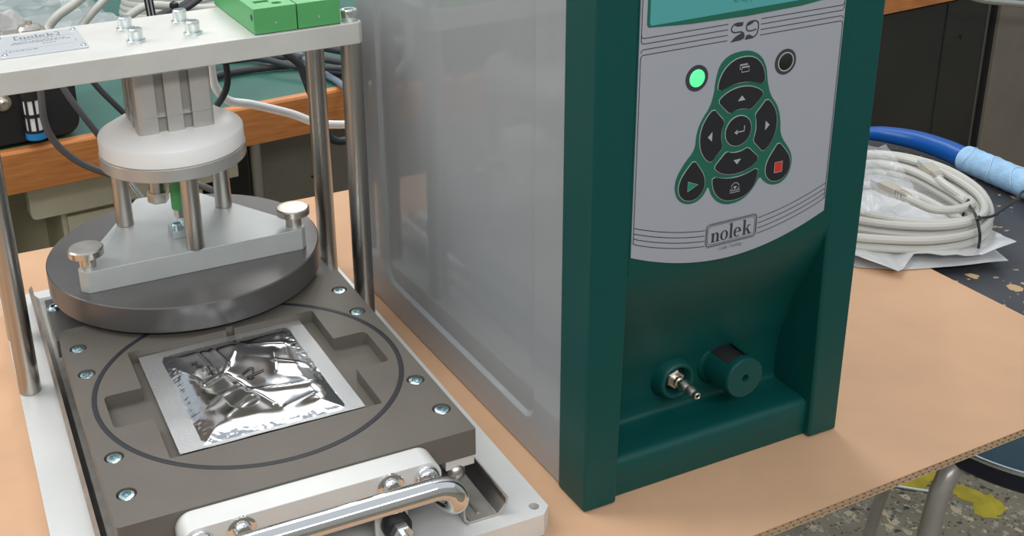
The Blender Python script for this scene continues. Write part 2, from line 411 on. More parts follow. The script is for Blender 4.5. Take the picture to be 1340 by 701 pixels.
# ------------------------------------------------------------------ lettering strokes, unit: x-height 1
def stroke2(pts, wd, smooth=2):
    return (pts, wd, smooth)
NOLEK = []      # polygons in letter space
def ring_poly(cx, cz, ro, rzo, ri, rzi, a0=0, a1=2 * PI, n=26):
    out = []
    for i in range(n):
        p = a0 + (a1 - a0) * i / n; q = a0 + (a1 - a0) * (i + 1) / n
        out.append([(cx + ro * math.cos(p), cz + rzo * math.sin(p)), (cx + ro * math.cos(q), cz + rzo * math.sin(q)), (cx + ri * math.cos(q), cz + rzi * math.sin(q)), (cx + ri * math.cos(p), cz + rzi * math.sin(p))])
    return out
def rect(x0, x1, z0, z1): return [(x0, z0), (x1, z0), (x1, z1), (x0, z1)]
def letters_nolek():
    P = []
    # n
    P += [rect(.10, .36, 0, .98), rect(.0, .46, 0, .09), [(.0, .86), (.10, .86), (.10, .98), (.0, .93)], rect(.66, .92, 0, .62), rect(.57, 1.02, 0, .09)]
    P += ring_poly(.60, .60, .32, .40, .06, .26, 0, PI * .62)
    P += [[(.36, .72), (.48, .84), (.46, .96), (.36, .86)]]
    # o
    P += ring_poly(1.57, .49, .47, .52, .22, .44)
    # l
    P += [rect(2.25, 2.51, 0, 1.6), rect(2.14, 2.62, 0, .09), [(2.14, 1.48), (2.25, 1.48), (2.25, 1.6), (2.14, 1.55)]]
    # e
    P += ring_poly(3.14, .49, .45, .52, .20, .44, PI * .0 + .02, PI * 1.72)
    P += [rect(2.82, 3.58, .48, .57)]
    # k
    P += [rect(3.85, 4.11, 0, 1.6), rect(3.74, 4.20, 0, .09), [(3.74, 1.48), (3.85, 1.48), (3.85, 1.6), (3.74, 1.55)],
          [(4.11, .38), (4.11, .50), (4.42, .92), (4.56, .92)], rect(4.34, 4.74, .90, .98),
          [(4.20, .58), (4.36, .72), (4.72, .09), (4.44, .09)], rect(4.38, 4.84, 0, .09)]
    return P
def add_letters(mb, polys, ox, oz, s, y, sheet='xz', z=0):
    for p in polys:
        if sheet == 'xz': mb.face([mb.bm.verts.new((ox + q[0] * s, y, oz + q[1] * s)) for q in p])
        else: mb.face([mb.bm.verts.new((ox + q[0] * s, oz + q[1] * s, z)) for q in p])
zt = TZ + .0016
pr = MB()
add_letters(pr, letters_nolek(), .0155, .4205, .0068, 0, 'xy', zt)
for x0, s_ in ((.0110, 1), (.0520, -1)):
    add_letters(pr, [rect(0, .0012, 0, .014), rect(0, .004, 0, .0012) if s_ > 0 else rect(-.003, 0, 0, .0012), rect(0, .004, .0128, .014) if s_ > 0 else rect(-.003, 0, .0128, .014)], x0, .4185, 1, 0, 'xy', zt)
for yy, x0, x1 in ((.4145, .016, .046), (.4065, .008, .056), (.4010, .006, .058), (.3925, .034, .045), (.3750, .002, .026)):
    x = x0
    while x < x1:
        l = rnd.uniform(.0012, .0042); add_letters(pr, [rect(0, l, 0, .0014)], x, yy, 1, 0, 'xy', zt); x += l + rnd.uniform(.0006, .0013)
for r_ in (rect(.048, .066, .4150, .4154), rect(.0, .0004, .376, .384), rect(.064, .0644, .386, .394), rect(.0, .062, .3805, .3808)):
    add_letters(pr, [r_], 0, 0, 1, 0, 'xy', zt)
pr.build('engraving', 'ink_grey', npl, recalc=False)

# pneumatic cylinder
cx, cy = .1412, .3835
hw = .0368; sl = .006; g1 = .0135
prof = []
def side_profile():
    # square with two slots per side, ccw
    base_ = [(-hw, -hw), (-.0175, -hw), (-.0175, -hw + sl), (-.0085, -hw + sl), (-.0085, -hw), (.0070, -hw), (.0070, -hw + sl), (.0160, -hw + sl), (.0160, -hw)]
    out = []
    for k in range(4):
        ca, sa = math.cos(k * PI / 2), math.sin(k * PI / 2)
        for p in base_: out.append((cx + ca * p[0] - sa * p[1], cy + sa * p[0] + ca * p[1]))
    return out
cyl = MB()
sp = side_profile()
rads = ([.004] + [0] * 8) * 4
cyl.prism(round_poly(sp, rads, 4), .2484, TZ0)
co = cyl.build('pneumatic_cylinder', 'cylinder', fx, 'square grey pneumatic cylinder with slotted sides', bevel=.0004)
fz = (.2484, .2645, .3065, TZ0)
for z in (.2645, .3065):
    MB().prism(round_poly([(cx - hw - .0002, cy - hw - .0002), (cx + hw + .0002, cy - hw - .0002), (cx + hw + .0002, cy + hw + .0002), (cx - hw - .0002, cy + hw + .0002)], .004, 4), z - .0003, z + .0003,
               holes=[[(cx + hw - .008, cy - hw + .008), (cx - hw + .008, cy - hw + .008), (cx - hw + .008, cy + hw - .008), (cx + hw - .008, cy + hw - .008)][::-1]]).build('joint_line', 'zinc', co)
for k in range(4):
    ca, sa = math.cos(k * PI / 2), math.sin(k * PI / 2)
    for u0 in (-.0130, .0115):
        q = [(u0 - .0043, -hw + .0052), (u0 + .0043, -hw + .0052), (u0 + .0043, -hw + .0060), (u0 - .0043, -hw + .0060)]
        MB().prism([(cx + ca * a - sa * b_, cy + sa * a + ca * b_) for a, b_ in q], .2487, TZ0 - .0002).build('slot_shade', 'slot', co, 'dark strip painting the shade in the slot')  # thin strips laid in the grooves to paint their shade
MB().cyl((cx, cy, .20), (cx, cy, .2484), .012).build('piston_rod', 'steel', fx)
# white plastic cap and silver ring with three standoffs
MB().lathe([(0, .2225), (.0700, .2225), (.0712, .2235), (.0712, .2385), (.0700, .2405), (.0560, .2484), (0, .2484)], (cx, cy, 0), n=96).build('plastic_disc', 'pom', fx, 'white plastic disc with chamfered top')
MB().lathe([(0, .2095), (.0712, .2095), (.0722, .2103), (.0722, .2217), (.0714, .2225), (0, .2225)], (cx, cy, 0), n=96).build('ring_plate', 'ring_alu', fx)
ZD0, ZD, ZTR = .0865, .1128, .1350
for a in (-90, 30, 150):
    x, y = cx + .0600 * math.cos(math.radians(a)), cy + .0600 * math.sin(math.radians(a))
    MB().lathe([(0, ZTR), (.0082, ZTR), (.0088, ZTR + .0008), (.0088, .2095), (0, .2095)], (x, y, 0), n=40).build('standoff', 'steel', fx)
# triangular plate
tri = [(.0350, .3165), (.2475, .3165), (.2528, .3225), (.2528, .3290), (.1700, .4780), (.1124, .4780), (.0285, .3290), (.0285, .3235)]
MB().prism(tri, ZD, ZTR).build('triangular_plate', 'tri_alu', fx, 'light triangular aluminium plate', bevel=.0005)
for x in (.0385, .2440):
    k = MB().lathe([(0, ZTR), (.0080, ZTR), (.0082, ZTR + .0115), (.0150, ZTR + .0115), (.0168, ZTR + .0125), (.0168, ZTR + .0185), (.0155, ZTR + .0197), (.0120, ZTR + .0200), (0, ZTR + .0192)], (x, .3310, 0), n=64)
    k.build('thumb_knob', 'nickel', fx, 'nickel knurled thumb knob')
# dark disc lid
MB().lathe([(0, ZD0), (.1370, ZD0), (.1382, ZD0 + .0012), (.1382, ZD - .0012), (.1370, ZD), (0, ZD)], (cx, .3842, 0), n=160).build('disc_lid', 'disc', fx, 'large dark grey round pressing disc', ang=25)
# things between ring plate and triangular plate
MB().box(.126, .152, .352, .378, ZTR, .1425).build('clamp_block', 'tri_alu', fx, bevel=.0008)
MB().lathe([(0, 0), (.0050, 0), (.0050, .006), (.0042, .007), (.0026, .007), (.0022, .004), (0, .004)], (.131, .358, .1425), n=24).build('clamp_screw', 'zinc_blue', fx)
th = MB(); th.lathe([(0, 0)] + [(.0042 + (.0006 if i % 2 else 0), .0009 * i) for i in range(12)] + [(0, .0105)], (.1385, .366, .1425), n=24).build('threaded_stud', 'zinc', fx)
MB().lathe([(0, .1530), (.0068, .1530), (.0072, .1545), (.0072, .1620), (0, .1620)], (.1385, .366, 0), n=6).build('hex_nut', 'nickel', fx)
MB().lathe([(0, .1620), (.0085, .1620), (.0085, .2095), (0, .2095)], (.1385, .366, 0), n=32).build('green_collar', 'green_box', fx, 'green plastic sleeve')
MB().lathe([(0, .165), (.0105, .165), (.0112, .167), (.0112, .176), (0, .176)], (.1215, .386, 0), n=6).build('hose_fitting', 'nickel', fx)
MB().lathe([(0, .176), (.0085, .176), (.0085, .2095), (0, .2095)], (.1215, .386, 0), n=24).build('hose_fitting_thread', 'steel', fx)
# ---- sliding tray (jig plate) with pockets
outer = round_poly([(0, 0), (W, 0), (W, D), (0, D)], [.003, .001, .001, .012], 5)
pocket = round_poly([(.0530, .0664), (.2300, .0664), (.2300, .1264), (.2612, .1264), (.2612, .1850), (.2300, .1850), (.2300, .2455),
                     (.1530, .2455), (.1530, .2500), (.1455, .2500), (.1455, .2455),
                     (.0530, .2455), (.0530, .1790), (.0205, .1790), (.0205, .1270), (.0530, .1270)],
                    [.002, .002, 0, .004, .006, 0, .003, 0, 0, 0, 0, .003, 0, .005, .005, 0], 4)
main_p = round_poly([(.0530, .0664), (.2300, .0664), (.2300, .2455), (.0530, .2455)], .003, 4)
SCR = [(.0133, .2735), (.0135, .2241), (.0135, .0876), (.0138, .0370), (.2685, .2738), (.2685, .2242), (.2690, .0876), (.2700, .0376)]
SR = .0078
jig = MB(); bm = jig.bm
def wall_between(loop, za, zb_):
    n = len(loop)
    A = [bm.verts.new((p[0], p[1], za)) for p in loop]; B = [bm.verts.new((p[0], p[1], zb_)) for p in loop]
    for i in range(n): jig.face([A[i], A[(i + 1) % n], B[(i + 1) % n], B[i]])
def cap(loops, z):
    fl = [q for lp in loops for q in lp]
    V = [bm.verts.new((q[0], q[1], z)) for q in fl]
    for tq in tessellate_polygon([[Vector((q[0], q[1], 0)) for q in lp] for lp in loops]): jig.face([V[i] for i in tq])
holes = [circle(x, y, SR, 24) for x, y in SCR]
ocx, ocy, orr = .1423, .1565, .1315
cap([outer, pocket] + holes, ZJ); wall_between(outer, ZJ, .0578); cap([outer], .0578)
wall_between(pocket, ZJ, ZJ - .0122)
inner_shrunk = [(ocx + (x - ocx) * .9995, y) for x, y in main_p]
cap([pocket], ZJ - .0122)
for h in holes: wall_between(h, ZJ, ZJ - .0045); cap([h], ZJ - .0045)
jo = jig.build('sliding_tray', 'jig', fx, 'dark grey anodised tray with a cross-shaped pocket', bevel=.0006, flat=True)
for x, y in SCR:
    s_ = MB(); s_.lathe([(.0064, -.0044), (.0064, -.0016), (.0058, -.0008), (.0034, -.0004)], (x, y, ZJ), n=24)
    s_.lathe([(.0034, -.0004), (.0030, -.0030), (0, -.0032)], (x, y, ZJ), n=6, phase=rnd.random())
    s_.build('tray_screw', 'zinc_blue', jo, 'zinc plated socket screw')
rg = MB(); rg.lathe([(orr - .0023, -.0002), (orr - .0021, .0004), (orr, .0007), (orr + .0021, .0004), (orr + .0023, -.0002)], (ocx, ocy, ZJ), n=160)
rg.build('sealing_ring', 'oring', jo, 'thin dark rubber sealing ring around the pocket')
# rear plate, carriage blocks, balls
MB().prism([(-.002, .322), (.285, .322), (.285, .415), (-.002, .415)], .050, .0685).build('rear_plate', 'disc', fx, bevel=.0005)
socket_bolt(.0055, .392, .0685, rh=.0062, hh=.0025, rw=.0075, hw=.0006, m='zinc_blue')
for x0, x1 in ((.2560, .2810), (.0013, .0263)):
    MB().box(x0, x1, .0012, .31, .0488, .0577).build('carriage_block', 'alu', fx, bevel=.0003)
for x in (.2655, .0168):
    MB().lathe([(.0088 * math.cos(a), .0088 * math.sin(a)) for a in [(-PI / 2 + PI * i / 14) for i in range(15)]], (x, .006, .0440), n=32).build('roller_ball', 'steel', fx)
    MB().box(x - .009, x + .009, .02, .31, .024, .0487).build('inner_slide', 'black', fx, bevel=.001)  # coloured black to carry the shade inside the channel gap
def channel(mir):
    pts = [(.2556, .0382), (.2550, .0300), (.2562, .0230), (.2602, ZB), (.2850, ZB), (.2935, .0285), (.2940, .0345), (.2905, .0388)]
    inn = [(.2895, .0375), (.2920, .0340), (.2916, .0296), (.2842, .0216), (.2610, .0216), (.2578, .0246), (.2568, .0300), (.2573, .0382)]
    pl = pts + inn
    if mir: pl = [(.2823 - p[0], p[1]) for p in pl][::-1]
    return MB().prism(pl, -.0315, .52, plane='xz')
for mir in (0, 1):
    o = channel(mir).build('slide_channel', 'steel_dark' , fx, 'bent steel drawer slide channel', bevel=.0004)
MB().box(.2700, .2722, -.024, .05, .0216, .0226).build('slide_rib', 'steel', fx)
# front bar, bracket, handle
bar = round_poly([(.0400, .0462), (.2418, .0462), (.2418, .0802), (.0400, .0802)], .0128, 8)
MB().prism(bar, -.0225, -.0002, plane='xz').build('front_bar', 'white_alu', fx, 'white anodised bar with rounded ends across the tray front', bevel=.0008)
for x in (.0535, .2290):
    MB().lathe([(.0100, 0), (.0102, .0008), (.0096, .0035), (.0072, .0060), (.0050, .0068), (.0046, .0050), (0, .0050)], (x, -.0225, .0680), axis=(0, -1, 0), n=32).build('domed_screw', 'chrome', fx)
for x in (.0840, .1995):
    MB().lathe([(.0108, 0), (.0108, .0014), (.0100, .0018), (.0072, .0018), (.0068, .0060), (.0060, .0075), (0, .0085)], (x, -.0225, .0695), axis=(0, -1, 0), n=32).build('washer_screw', 'chrome', fx)
HP = [(.2335, -.0225, .0560), (.2380, -.038, .0555), (.2402, -.0475, .0580), (.2400, -.0540, .0665), (.2350, -.0548, .0755), (.2250, -.0545, .0800), (.2050, -.0545, .0804)]
HD = MB().tube(HP + [(.1400, -.0545, .0804)] + [(.2823 - p[0], p[1], p[2]) for p in HP[::-1]], .0085, n=24, res=10)
for x in (.2335, .0488):
    MB().lathe([(.0118, 0), (.0120, .0012), (.0112, .0030), (.0095, .0042), (.008, .0042)], (x, -.0225, .0560), axis=(0, -1, 0), n=32).build('handle_rosette', 'chrome', fx)
HD.build('pull_handle', 'chrome', fx, 'bent chrome pull handle')
bk = MB().prism(round_poly([(.1860, .0215), (.2130, .0215), (.2130, .0460), (.1860, .0460)], [0, .004, 0, 0], 4), -.0215, -.0185, plane='xz').build('stop_bracket', 'alu', fx, bevel=.0004)
MB().box(.186, .213, -.0185, .012, .0440, .0462).build('bracket_flange', 'alu', fx)
MB().lathe([(.0105, 0), (.0115, .002), (.0115, .009), (.0100, .012), (0, .012)], (.2010, -.0215, .0355), axis=(0, -1, 0), n=36).build('rubber_buffer', 'black', fx, 'black rubber buffer')
MB().lathe([(.0082, .012), (.0085, .013), (.0085, .0185), (.0074, .0195), (.0040, .0195)], (.2010, -.0215, .0355), axis=(0, -1, 0), n=6).build('hex_nut', 'zinc', fx)
MB().lathe([(.0040, .0195), (.0040, .0240), (.0030, .0250), (0, .0250)], (.2010, -.0215, .0355), axis=(0, -1, 0), n=20).build('stud_end', 'zinc', fx)
MB().box(.062, .252, .02, .30, ZB, .0205).build('floor_liner', 'white_alu', fx)

# green terminal blocks on the bridge
def green_block(x0, x1, label, holes_):
    t = thing('green_terminal_block', label, 'terminal block', ((x0 + x1) / 2, .3180, TZ), group='green blocks on the bridge plate')
    h = (x1 - x0) / 2; L = .150; HT = .0245
    b = MB(); loops = []
    for kind, a, y, p, q in holes_:
        if kind == 'c': loops.append(circle(a, y, p, 18))
        else: loops.append([(a - p, y - q), (a + p, y - q), (a + p, y + q), (a - p, y + q)])
    b.prism([(-h, 0), (h, 0), (h, L), (-h, L)], .0007, HT, holes=loops)
    b.build('body', 'green_box', t, bevel=.0004, flat=True)
    MB().box(-h + .0002, h - .0002, .0002, L, 0, .0007).build('base_gasket', 'seam', t)
    for kind, a, y, p, q in holes_:
        MB().cyl((a, y, .0008), (a, y, .0190), p * .97, n=20).build('terminal_screw', 'brass' if kind == 'c' and y > .03 else 'seam', t)
    MB().lathe([(0, 0), (.0011, 0), (.0009, .0003), (0, .0004)], (-h + .021, 0, .0095), axis=(0, -1, 0), n=12).build('dimple', 'symbol', t)
    return t
gb1 = green_block(.2172, .2586, 'green terminal block with round and square openings on the left', [('s', -.0050, .0280, .0072, .0045), ('c', .0068, .0155, .0048, 0), ('c', .0010, .0390, .0050, 0), ('c', .0130, .0350, .0044, 0), ('c', -.012, .048, .004, 0)])
MB().cyl((-.0209, .0070, .0155), (-.0204, .0070, .0155), .0032, n=16).build('side_opening', 'seam', gb1)
gb2 = green_block(.2598, .3022, 'plain green terminal block beside the corner bolt on the right', [('c', .0030, .0300, .0050, 0), ('c', -.012, .044, .0044, 0)])

# foil pouch in the pocket
P00, P10, P11, P01 = [Vector(p) for p in ((.0630, .0795), (.2195, .0790), (.2168, .2475), (.0620, .2445))]
FOLDS = [((.35, .60), (.18, .52), .010), ((.18, .52), (.04, .85), .008), ((.35, .60), (.62, .96), .010), ((.35, .60), (.45, .38), .010), ((.45, .38), (.55, .18), .012),
         ((.47, .36), (.92, .30), .016), ((.42, .66), (.36, .96), .006), ((.30, .58), (.25, .92), .006), ((.12, .30), (.40, .45), .018), ((.20, .15), (.44, .30), .02), ((.62, .86), (.90, .78), .012),
         ((.70, .62), (.95, .50), .010), ((.60, .12), (.85, .18), .012), ((.78, .75), (.70, .50), .012)]
def segd(p, a, b):
    ab = (b[0] - a[0], b[1] - a[1]); t_ = max(0, min(1, ((p[0] - a[0]) * ab[0] + (p[1] - a[1]) * ab[1]) / (ab[0] ** 2 + ab[1] ** 2)))
    return math.hypot(p[0] - a[0] - t_ * ab[0], p[1] - a[1] - t_ * ab[1]), t_
BL, BR_, BB, BT = .125, .095, .022, .055
def pouch(u, v, up=1):
    wob = .0012 * noise.noise(Vector((u * 4, v * 4, 3.1)))
    p = P00 * (1 - u) * (1 - v) + P10 * u * (1 - v) + P11 * u * v + P01 * (1 - u) * v
    p = p + Vector((wob if 0 < u < 1 else 0, .0008 * noise.noise(Vector((u * 9, v * 2, 8))) ))
    iu = min(1, max(0, (u - BL) / (1 - BL - BR_))); iv = min(1, max(0, (v - BB) / (1 - BB - BT)))
    ins = max(0, min(u - BL, 1 - BR_ - u, v - BB, 1 - BT - v))
    e = min(1, ins / .13); e = math.sin(e * PI / 2)
    z = .0745 + .0006 * noise.noise(Vector((u * 5, v * 5, .5)))
    h = .0042 * e
    if ins > 0:
        for a, b, wd in FOLDS:
            d, t_ = segd((iu, iv), a, b)
            h += .0011 * e * math.exp(-d / wd / 1.6) * math.sin(min(1, t_ * 4 + .2) * PI / 2)
        quiet = 1 - .85 * math.exp(-((iu - .58) ** 2 + (iv - .56) ** 2) / .03)
        rn = abs(noise.noise(Vector((u * 3.6 + 2, v * 3.6, 1.7)))); rn2 = noise.noise(Vector((u * 9, v * 8, 4.2)))
        h += quiet * e * (.0019 * (.3 - rn) + .00035 * rn2)
        # small puckers along the seal
        h += .0004 * (1 - min(1, ins / .07)) * min(1, ins / .02) * noise.noise(Vector((u * 42, v * 42, 9)))
    return Vector((p.x, p.y, max(.0699, z + (h if up > 0 else -h * .8 - .0006))))
po = thing('foil_pouch', 'crumpled silver foil pouch marked with a black pen in the tray pocket', 'pouch', (.14, .16, ZJ - .012))
off = Vector((.14, .16, ZJ - .012))
def inside(u, v):
    w_ = .006 * noise.noise(Vector((u * 14, v * 14, 2)))
    dx = max(BL + w_ - u, u - (1 - BR_ + w_)); dy = max(BB - v, v - (1 - BT + w_)); rc = .05
    return math.hypot(max(0, dx + rc), max(0, dy + rc)) + min(0, max(dx + rc, dy + rc)) < rc
N = 170
f_ = MB().grid(lambda u, v: pouch(u, v) - off, N, N, skip=lambda u, v: not inside(u, v)).build('film', 'foil', po, 'mirror-like crumpled foil centre', ang=180)
s2 = MB().grid(lambda u, v: pouch(u, v) - off, N, N, skip=inside).build('seal_border', 'seal', po, 'matt embossed sealed border', ang=180)
MB().grid(lambda u, v: pouch(u, v, -1) - off, 40, 40).build('back_film', 'seal', po, ang=180)
def pen(pts, wd=.0011):
    b = MB()
    for a, c_ in zip(pts[:-1], pts[1:]):
        n_ = 6; pr_ = []
        A = Vector(a); C_ = Vector(c_); dr = (C_ - A).normalized(); nn = Vector((-dr.y, dr.x)) * wd / 2
        L_ = []
        for i in range(n_ + 1):
            q = A + (C_ - A) * (i / n_)
            row = []
            for sg in (1, -1):
                qq = q + nn * sg
                u_ = (qq.x - P00.x) / (P10.x - P00.x); v_ = (qq.y - P00.y) / (P01.y - P00.y)
                z_ = pouch(u_, v_).z + .0009
                row.append(b.bm.verts.new(Vector((qq.x, qq.y, z_)) - off))
            L_.append(row)
        for i in range(n_): b.face([L_[i][0], L_[i][1], L_[i + 1][1], L_[i + 1][0]])
    return b
pen([(.1385, .1665), (.1480, .1735), (.1500, .1720), (.1455, .1570), (.1420, .1575), (.1410, .1595), (.1580, .1655)], .0017).build('pen_mark', 'pen', po, 'handwritten figure seven', recalc=False)
for k in range(4):
    x, y = .1045 + .0030 * k, .2030 - .0075 * k
    for d_ in (((-.003, -.002), (.003, .002)), ((-.002, .003), (.002, -.003)), ((-.004, .001), (.0035, -.0005))):
        pen([(x + d_[0][0], y + d_[0][1]), (x + d_[1][0], y + d_[1][1])], .0007).build('pen_mark', 'pen', po, recalc=False)

# ------------------------------------------------------------------ the leak tester
lt = thing('leak_tester', 'large green-fronted leak tester with keypad, grey sides and lit display', 'leak tester', (.35977, -.03749, 0), .022019)
TW, HT, GD = .2620, .462, .0408
def inner(z): return .0308 + (.0355 - .0308) * min(1, z / .25)
# side pillars
for sgn in (0, 1):
    X = (lambda x: x) if not sgn else (lambda x: TW - x)
    b = MB(); lv = [0.0004, .06, .12, .18, .25, .35, HT]
    rows = []
    for z in lv:
        xi = inner(z)
        rows.append([b.bm.verts.new((X(0), 0, z)), b.bm.verts.new((X(xi), 0, z)), b.bm.verts.new((X(xi), .056, z)), b.bm.verts.new((X(.006), .056, z)), b.bm.verts.new((X(.006), GD, z)), b.bm.verts.new((X(0), GD, z))])
    for a, c_ in zip(rows[:-1], rows[1:]):
        for i in range(6): b.face([a[i], a[(i + 1) % 6], c_[(i + 1) % 6], c_[i]])
    b.face(rows[0][::-1]); b.face(rows[-1])
    b.build('side_pillar', 'tester_green', lt, 'dark green moulded pillar', bevel=.0028, seg=3)
MB().box(.004, TW - .004, .001, GD + .004, HT - .012, HT).build('top_rim', 'tester_green', lt, bevel=.002)
# recessed front with ledge: profile (y, z)
prf = [(.0004, HT - .01), (.0004, .2250), (.0004, .2060), (.0020, .1985), (.0055, .1857), (.0105, .1735), (.0161, .1608), (.0235, .1460), (.0302, .1317), (.0355, .1170), (.0392, .1022), (.0430, .0900), (.0460, .0800), (.0478, .0650), (.0486, .0500),
       (.0486, .0420), (.0474, .0388), (.0445, .0376), (.0300, .0372), (.0140, .0368), (.0100, .0360), (.0072, .0335), (.0060, .0295), (.0068, .0150), (.0078, .0006), (.05, .0006)]
b = MB(); cols = []
for i in range(13):
    k = i / 12; col_ = []
    for y, z in prf:
        xi = inner(z) - .001; col_.append(b.bm.verts.new((xi + (TW - 2 * xi) * k, y, z)))
    cols.append(col_)
for a, c_ in zip(cols[:-1], cols[1:]):
    for i in range(len(prf) - 1): b.face([a[i], c_[i], c_[i + 1], a[i + 1]])
b.build('front_moulding', 'tester_green', lt, 'concave green front with a ledge at the bottom', ang=50)
# grey housing with a recessed field in each side
HX0, HX1, HY0, HY1, HZ0, HZ1 = .0025, TW - .0025, GD, .4500, .0016, HT - .006
b = MB()
rec = round_poly([(.0850, .0350), (.4010, .0350), (.4010, .4200), (.0850, .4200)], [.017, .024, .02, .02], 8)
rec2 = round_poly([(.0885, .0388), (.3965, .0388), (.3965, .4160), (.0885, .4160)], [.014, .021, .02, .02], 8)
outer_yz = [(HY0, HZ0), (HY1, HZ0), (HY1, HZ1), (HY0, HZ1)]
for X0, dx in ((HX0, .0035), (HX1, -.0035)):
    loops = [outer_yz, rec]; V = [b.bm.verts.new((X0, q[0], q[1])) for lp in loops for q in lp]
    for tq in tessellate_polygon([[Vector((q[0], q[1], 0)) for q in lp] for lp in loops]): b.face([V[i] for i in tq])
    A = V[4:]; B = [b.bm.verts.new((X0 + dx, q[0], q[1])) for q in rec2]; n = len(A)
    for i in range(n): b.face([A[i], A[(i + 1) % n], B[(i + 1) % n], B[i]])
    b.face(B)
A = [b.bm.verts.new((HX0, *q)) for q in outer_yz]; B = [b.bm.verts.new((HX1, *q)) for q in outer_yz]
for i in range(3): b.face([A[i], A[(i + 1) % 4], B[(i + 1) % 4], B[i]])
b.build('housing', 'housing', lt, 'glossy grey metal housing with a recessed side field', bevel=.0014, seg=3, flat=True)
for x in (.03, TW - .03):
    for y in (.08, .39): MB().cyl((x, y, .0001), (x, y, .0018), .008, n=20).build('foot', 'black', lt)
# panel
def arc_z(u): return .2010 + .0200 * min(1, (abs(u) / .0925)) ** 1.95
PC = .1277
pts = [(-.0925 + .185 * i / 24, arc_z(-.0925 + .185 * i / 24)) for i in range(25)]
pn = thing  # (panel is a mesh part carrying its prints)
pts = [(PC + u, z) for u, z in pts] + [(PC + .0925, .4480), (PC - .0925, .4480)]
panel = MB().prism(pts, -.0006, .0004, plane='xz').build('front_panel', 'panel', lt, 'grey front panel with printed lines', bevel=.0002)
def R(pts_, wd=.0006, closed=False, sm=0, y=-.00085, mb=None):
    mb = mb or MB(); mb.ribbon([(PC + p[0], p[1]) for p in pts_], wd, y, closed, sm); return mb
ln = MB()
ex = .0912
for k, z in enumerate((.3892, .3852, .3811, .3771)):
    up_ = k < 2
    for s_ in (-1, 1):
        x_in = .0165 if s_ < 0 else .0131
        hook = [(s_ * x_in, z), (s_ * (ex - .0022), z), (s_ * (ex - .0006), z + (.0006 if up_ else -.0006)), (s_ * ex, z + (.0024 if up_ else -.0024))]
        R(hook, .0006, mb=ln)
for k, dz in enumerate((0, -.0045, -.0089, -.0133)):
    for s_ in (-1, 1):
        seq = []
        for i in range(17):
            u = .0255 + (ex - .0255) * i / 16
            seq.append((s_ * u, .2276 + (.2452 - .2276) * ((u - .0) / ex) ** 2.0 + dz + (.0 if k < 2 else 0)))
        if k >= 2: seq[-1] = (seq[-1][0], seq[-1][1] + .0006)
        R(seq, .0006, mb=ln)
for s_ in (-1, 1):
    R([(s_ * ex, .2320), (s_ * ex, .3755)], .0006, mb=ln); R([(s_ * ex, .3870), (s_ * ex, .4470)], .0006, mb=ln)
ln.build('printed_lines', 'ink', panel, recalc=False)
# S9 mark
s9 = MB()
def sw(t_): return .0009
R([(-.0035, .3885), (-.0095, .3890), (-.0125, .3875), (-.0138, .3850), (-.0122, .3825), (-.0085, .3820), (-.0050, .3822), (-.0022, .3808), (-.0016, .3785), (-.0022, .3765)], .0010, sm=2, mb=s9)
R([(.0000, .3850), (.0002, .3830), (.0020, .3815), (.0060, .3815), (.0092, .3822)], .0010, sm=2, mb=s9)
R([(.0000, .3850), (.0004, .3872), (.0025, .3885), (.0070, .3888), (.0100, .3878), (.0110, .3850), (.0108, .3810), (.0098, .3780), (.0070, .3765), (.0050, .3762)], .0010, sm=2, mb=s9)
for poly in ([(-.0122, .3880), (-.0100, .3890), (-.0030, .3890), (-.0036, .3862), (-.0080, .3862)], [(-.0140, .3752), (-.0095, .3790), (-.0040, .3812), (-.0014, .3800), (-.0020, .3768), (-.0040, .3757), (-.0090, .3755)],
             [(.0002, .3858), (.0016, .3882), (.0050, .3891), (.0080, .3888), (.0050, .3868), (.0020, .3856)], [(-.0008, .3754), (.0002, .3785), (.0030, .3790), (.0070, .3768), (.0090, .3768), (.0060, .3756)]):
    s9.face([s9.bm.verts.new((PC + p[0], -.00086, p[1])) for p in poly])
s9.build('printed_mark', 'ink', panel, 'stylised S9 mark', recalc=False)
# logo
lg = MB()
for d_, wd in ((0, .0007), (.0013, .0004), (-.0009, .0002)):
    lp = round_poly([(-.0238 + d_, .2143 + d_), (.0236 - d_, .2143 + d_), (.0236 - d_, .2325 - d_), (-.0238 + d_, .2325 - d_)], .0032, 5)
    R(lp, wd, closed=True, mb=lg)
add_letters(lg, letters_nolek(), PC - .0193, .2172, .0080, -.00086)
lg.build('printed_logo', 'ink', panel, 'boxed word nolek', recalc=False)
def text_mesh(txt, size, name, m, parent, x, z, y, sx=1.0, label=None):
    cu = bpy.data.curves.new(name, 'FONT'); cu.body = txt; cu.size = size; cu.align_x = 'CENTER'; cu.resolution_u = 3
    tmp = bpy.data.objects.new('tmp', cu); COL.objects.link(tmp); bpy.context.view_layer.update()
    me = bpy.data.meshes.new_from_object(tmp.evaluated_get(bpy.context.evaluated_depsgraph_get())); bpy.data.objects.remove(tmp)
    o = bpy.data.objects.new(name, me); COL.objects.link(o); me.materials.clear(); me.materials.append(M[m])
    o.parent = parent; o.location = (x, y, z); o.rotation_euler = (PI / 2, 0, 0); o.scale = (sx, 1, 1)
    if label: o['label'] = label
    return o
text_mesh('- Leak Testing -', .0046, 'printed_text', 'ink_grey', panel, PC, .2092, -.00086, .9, 'small line reading Leak Testing')
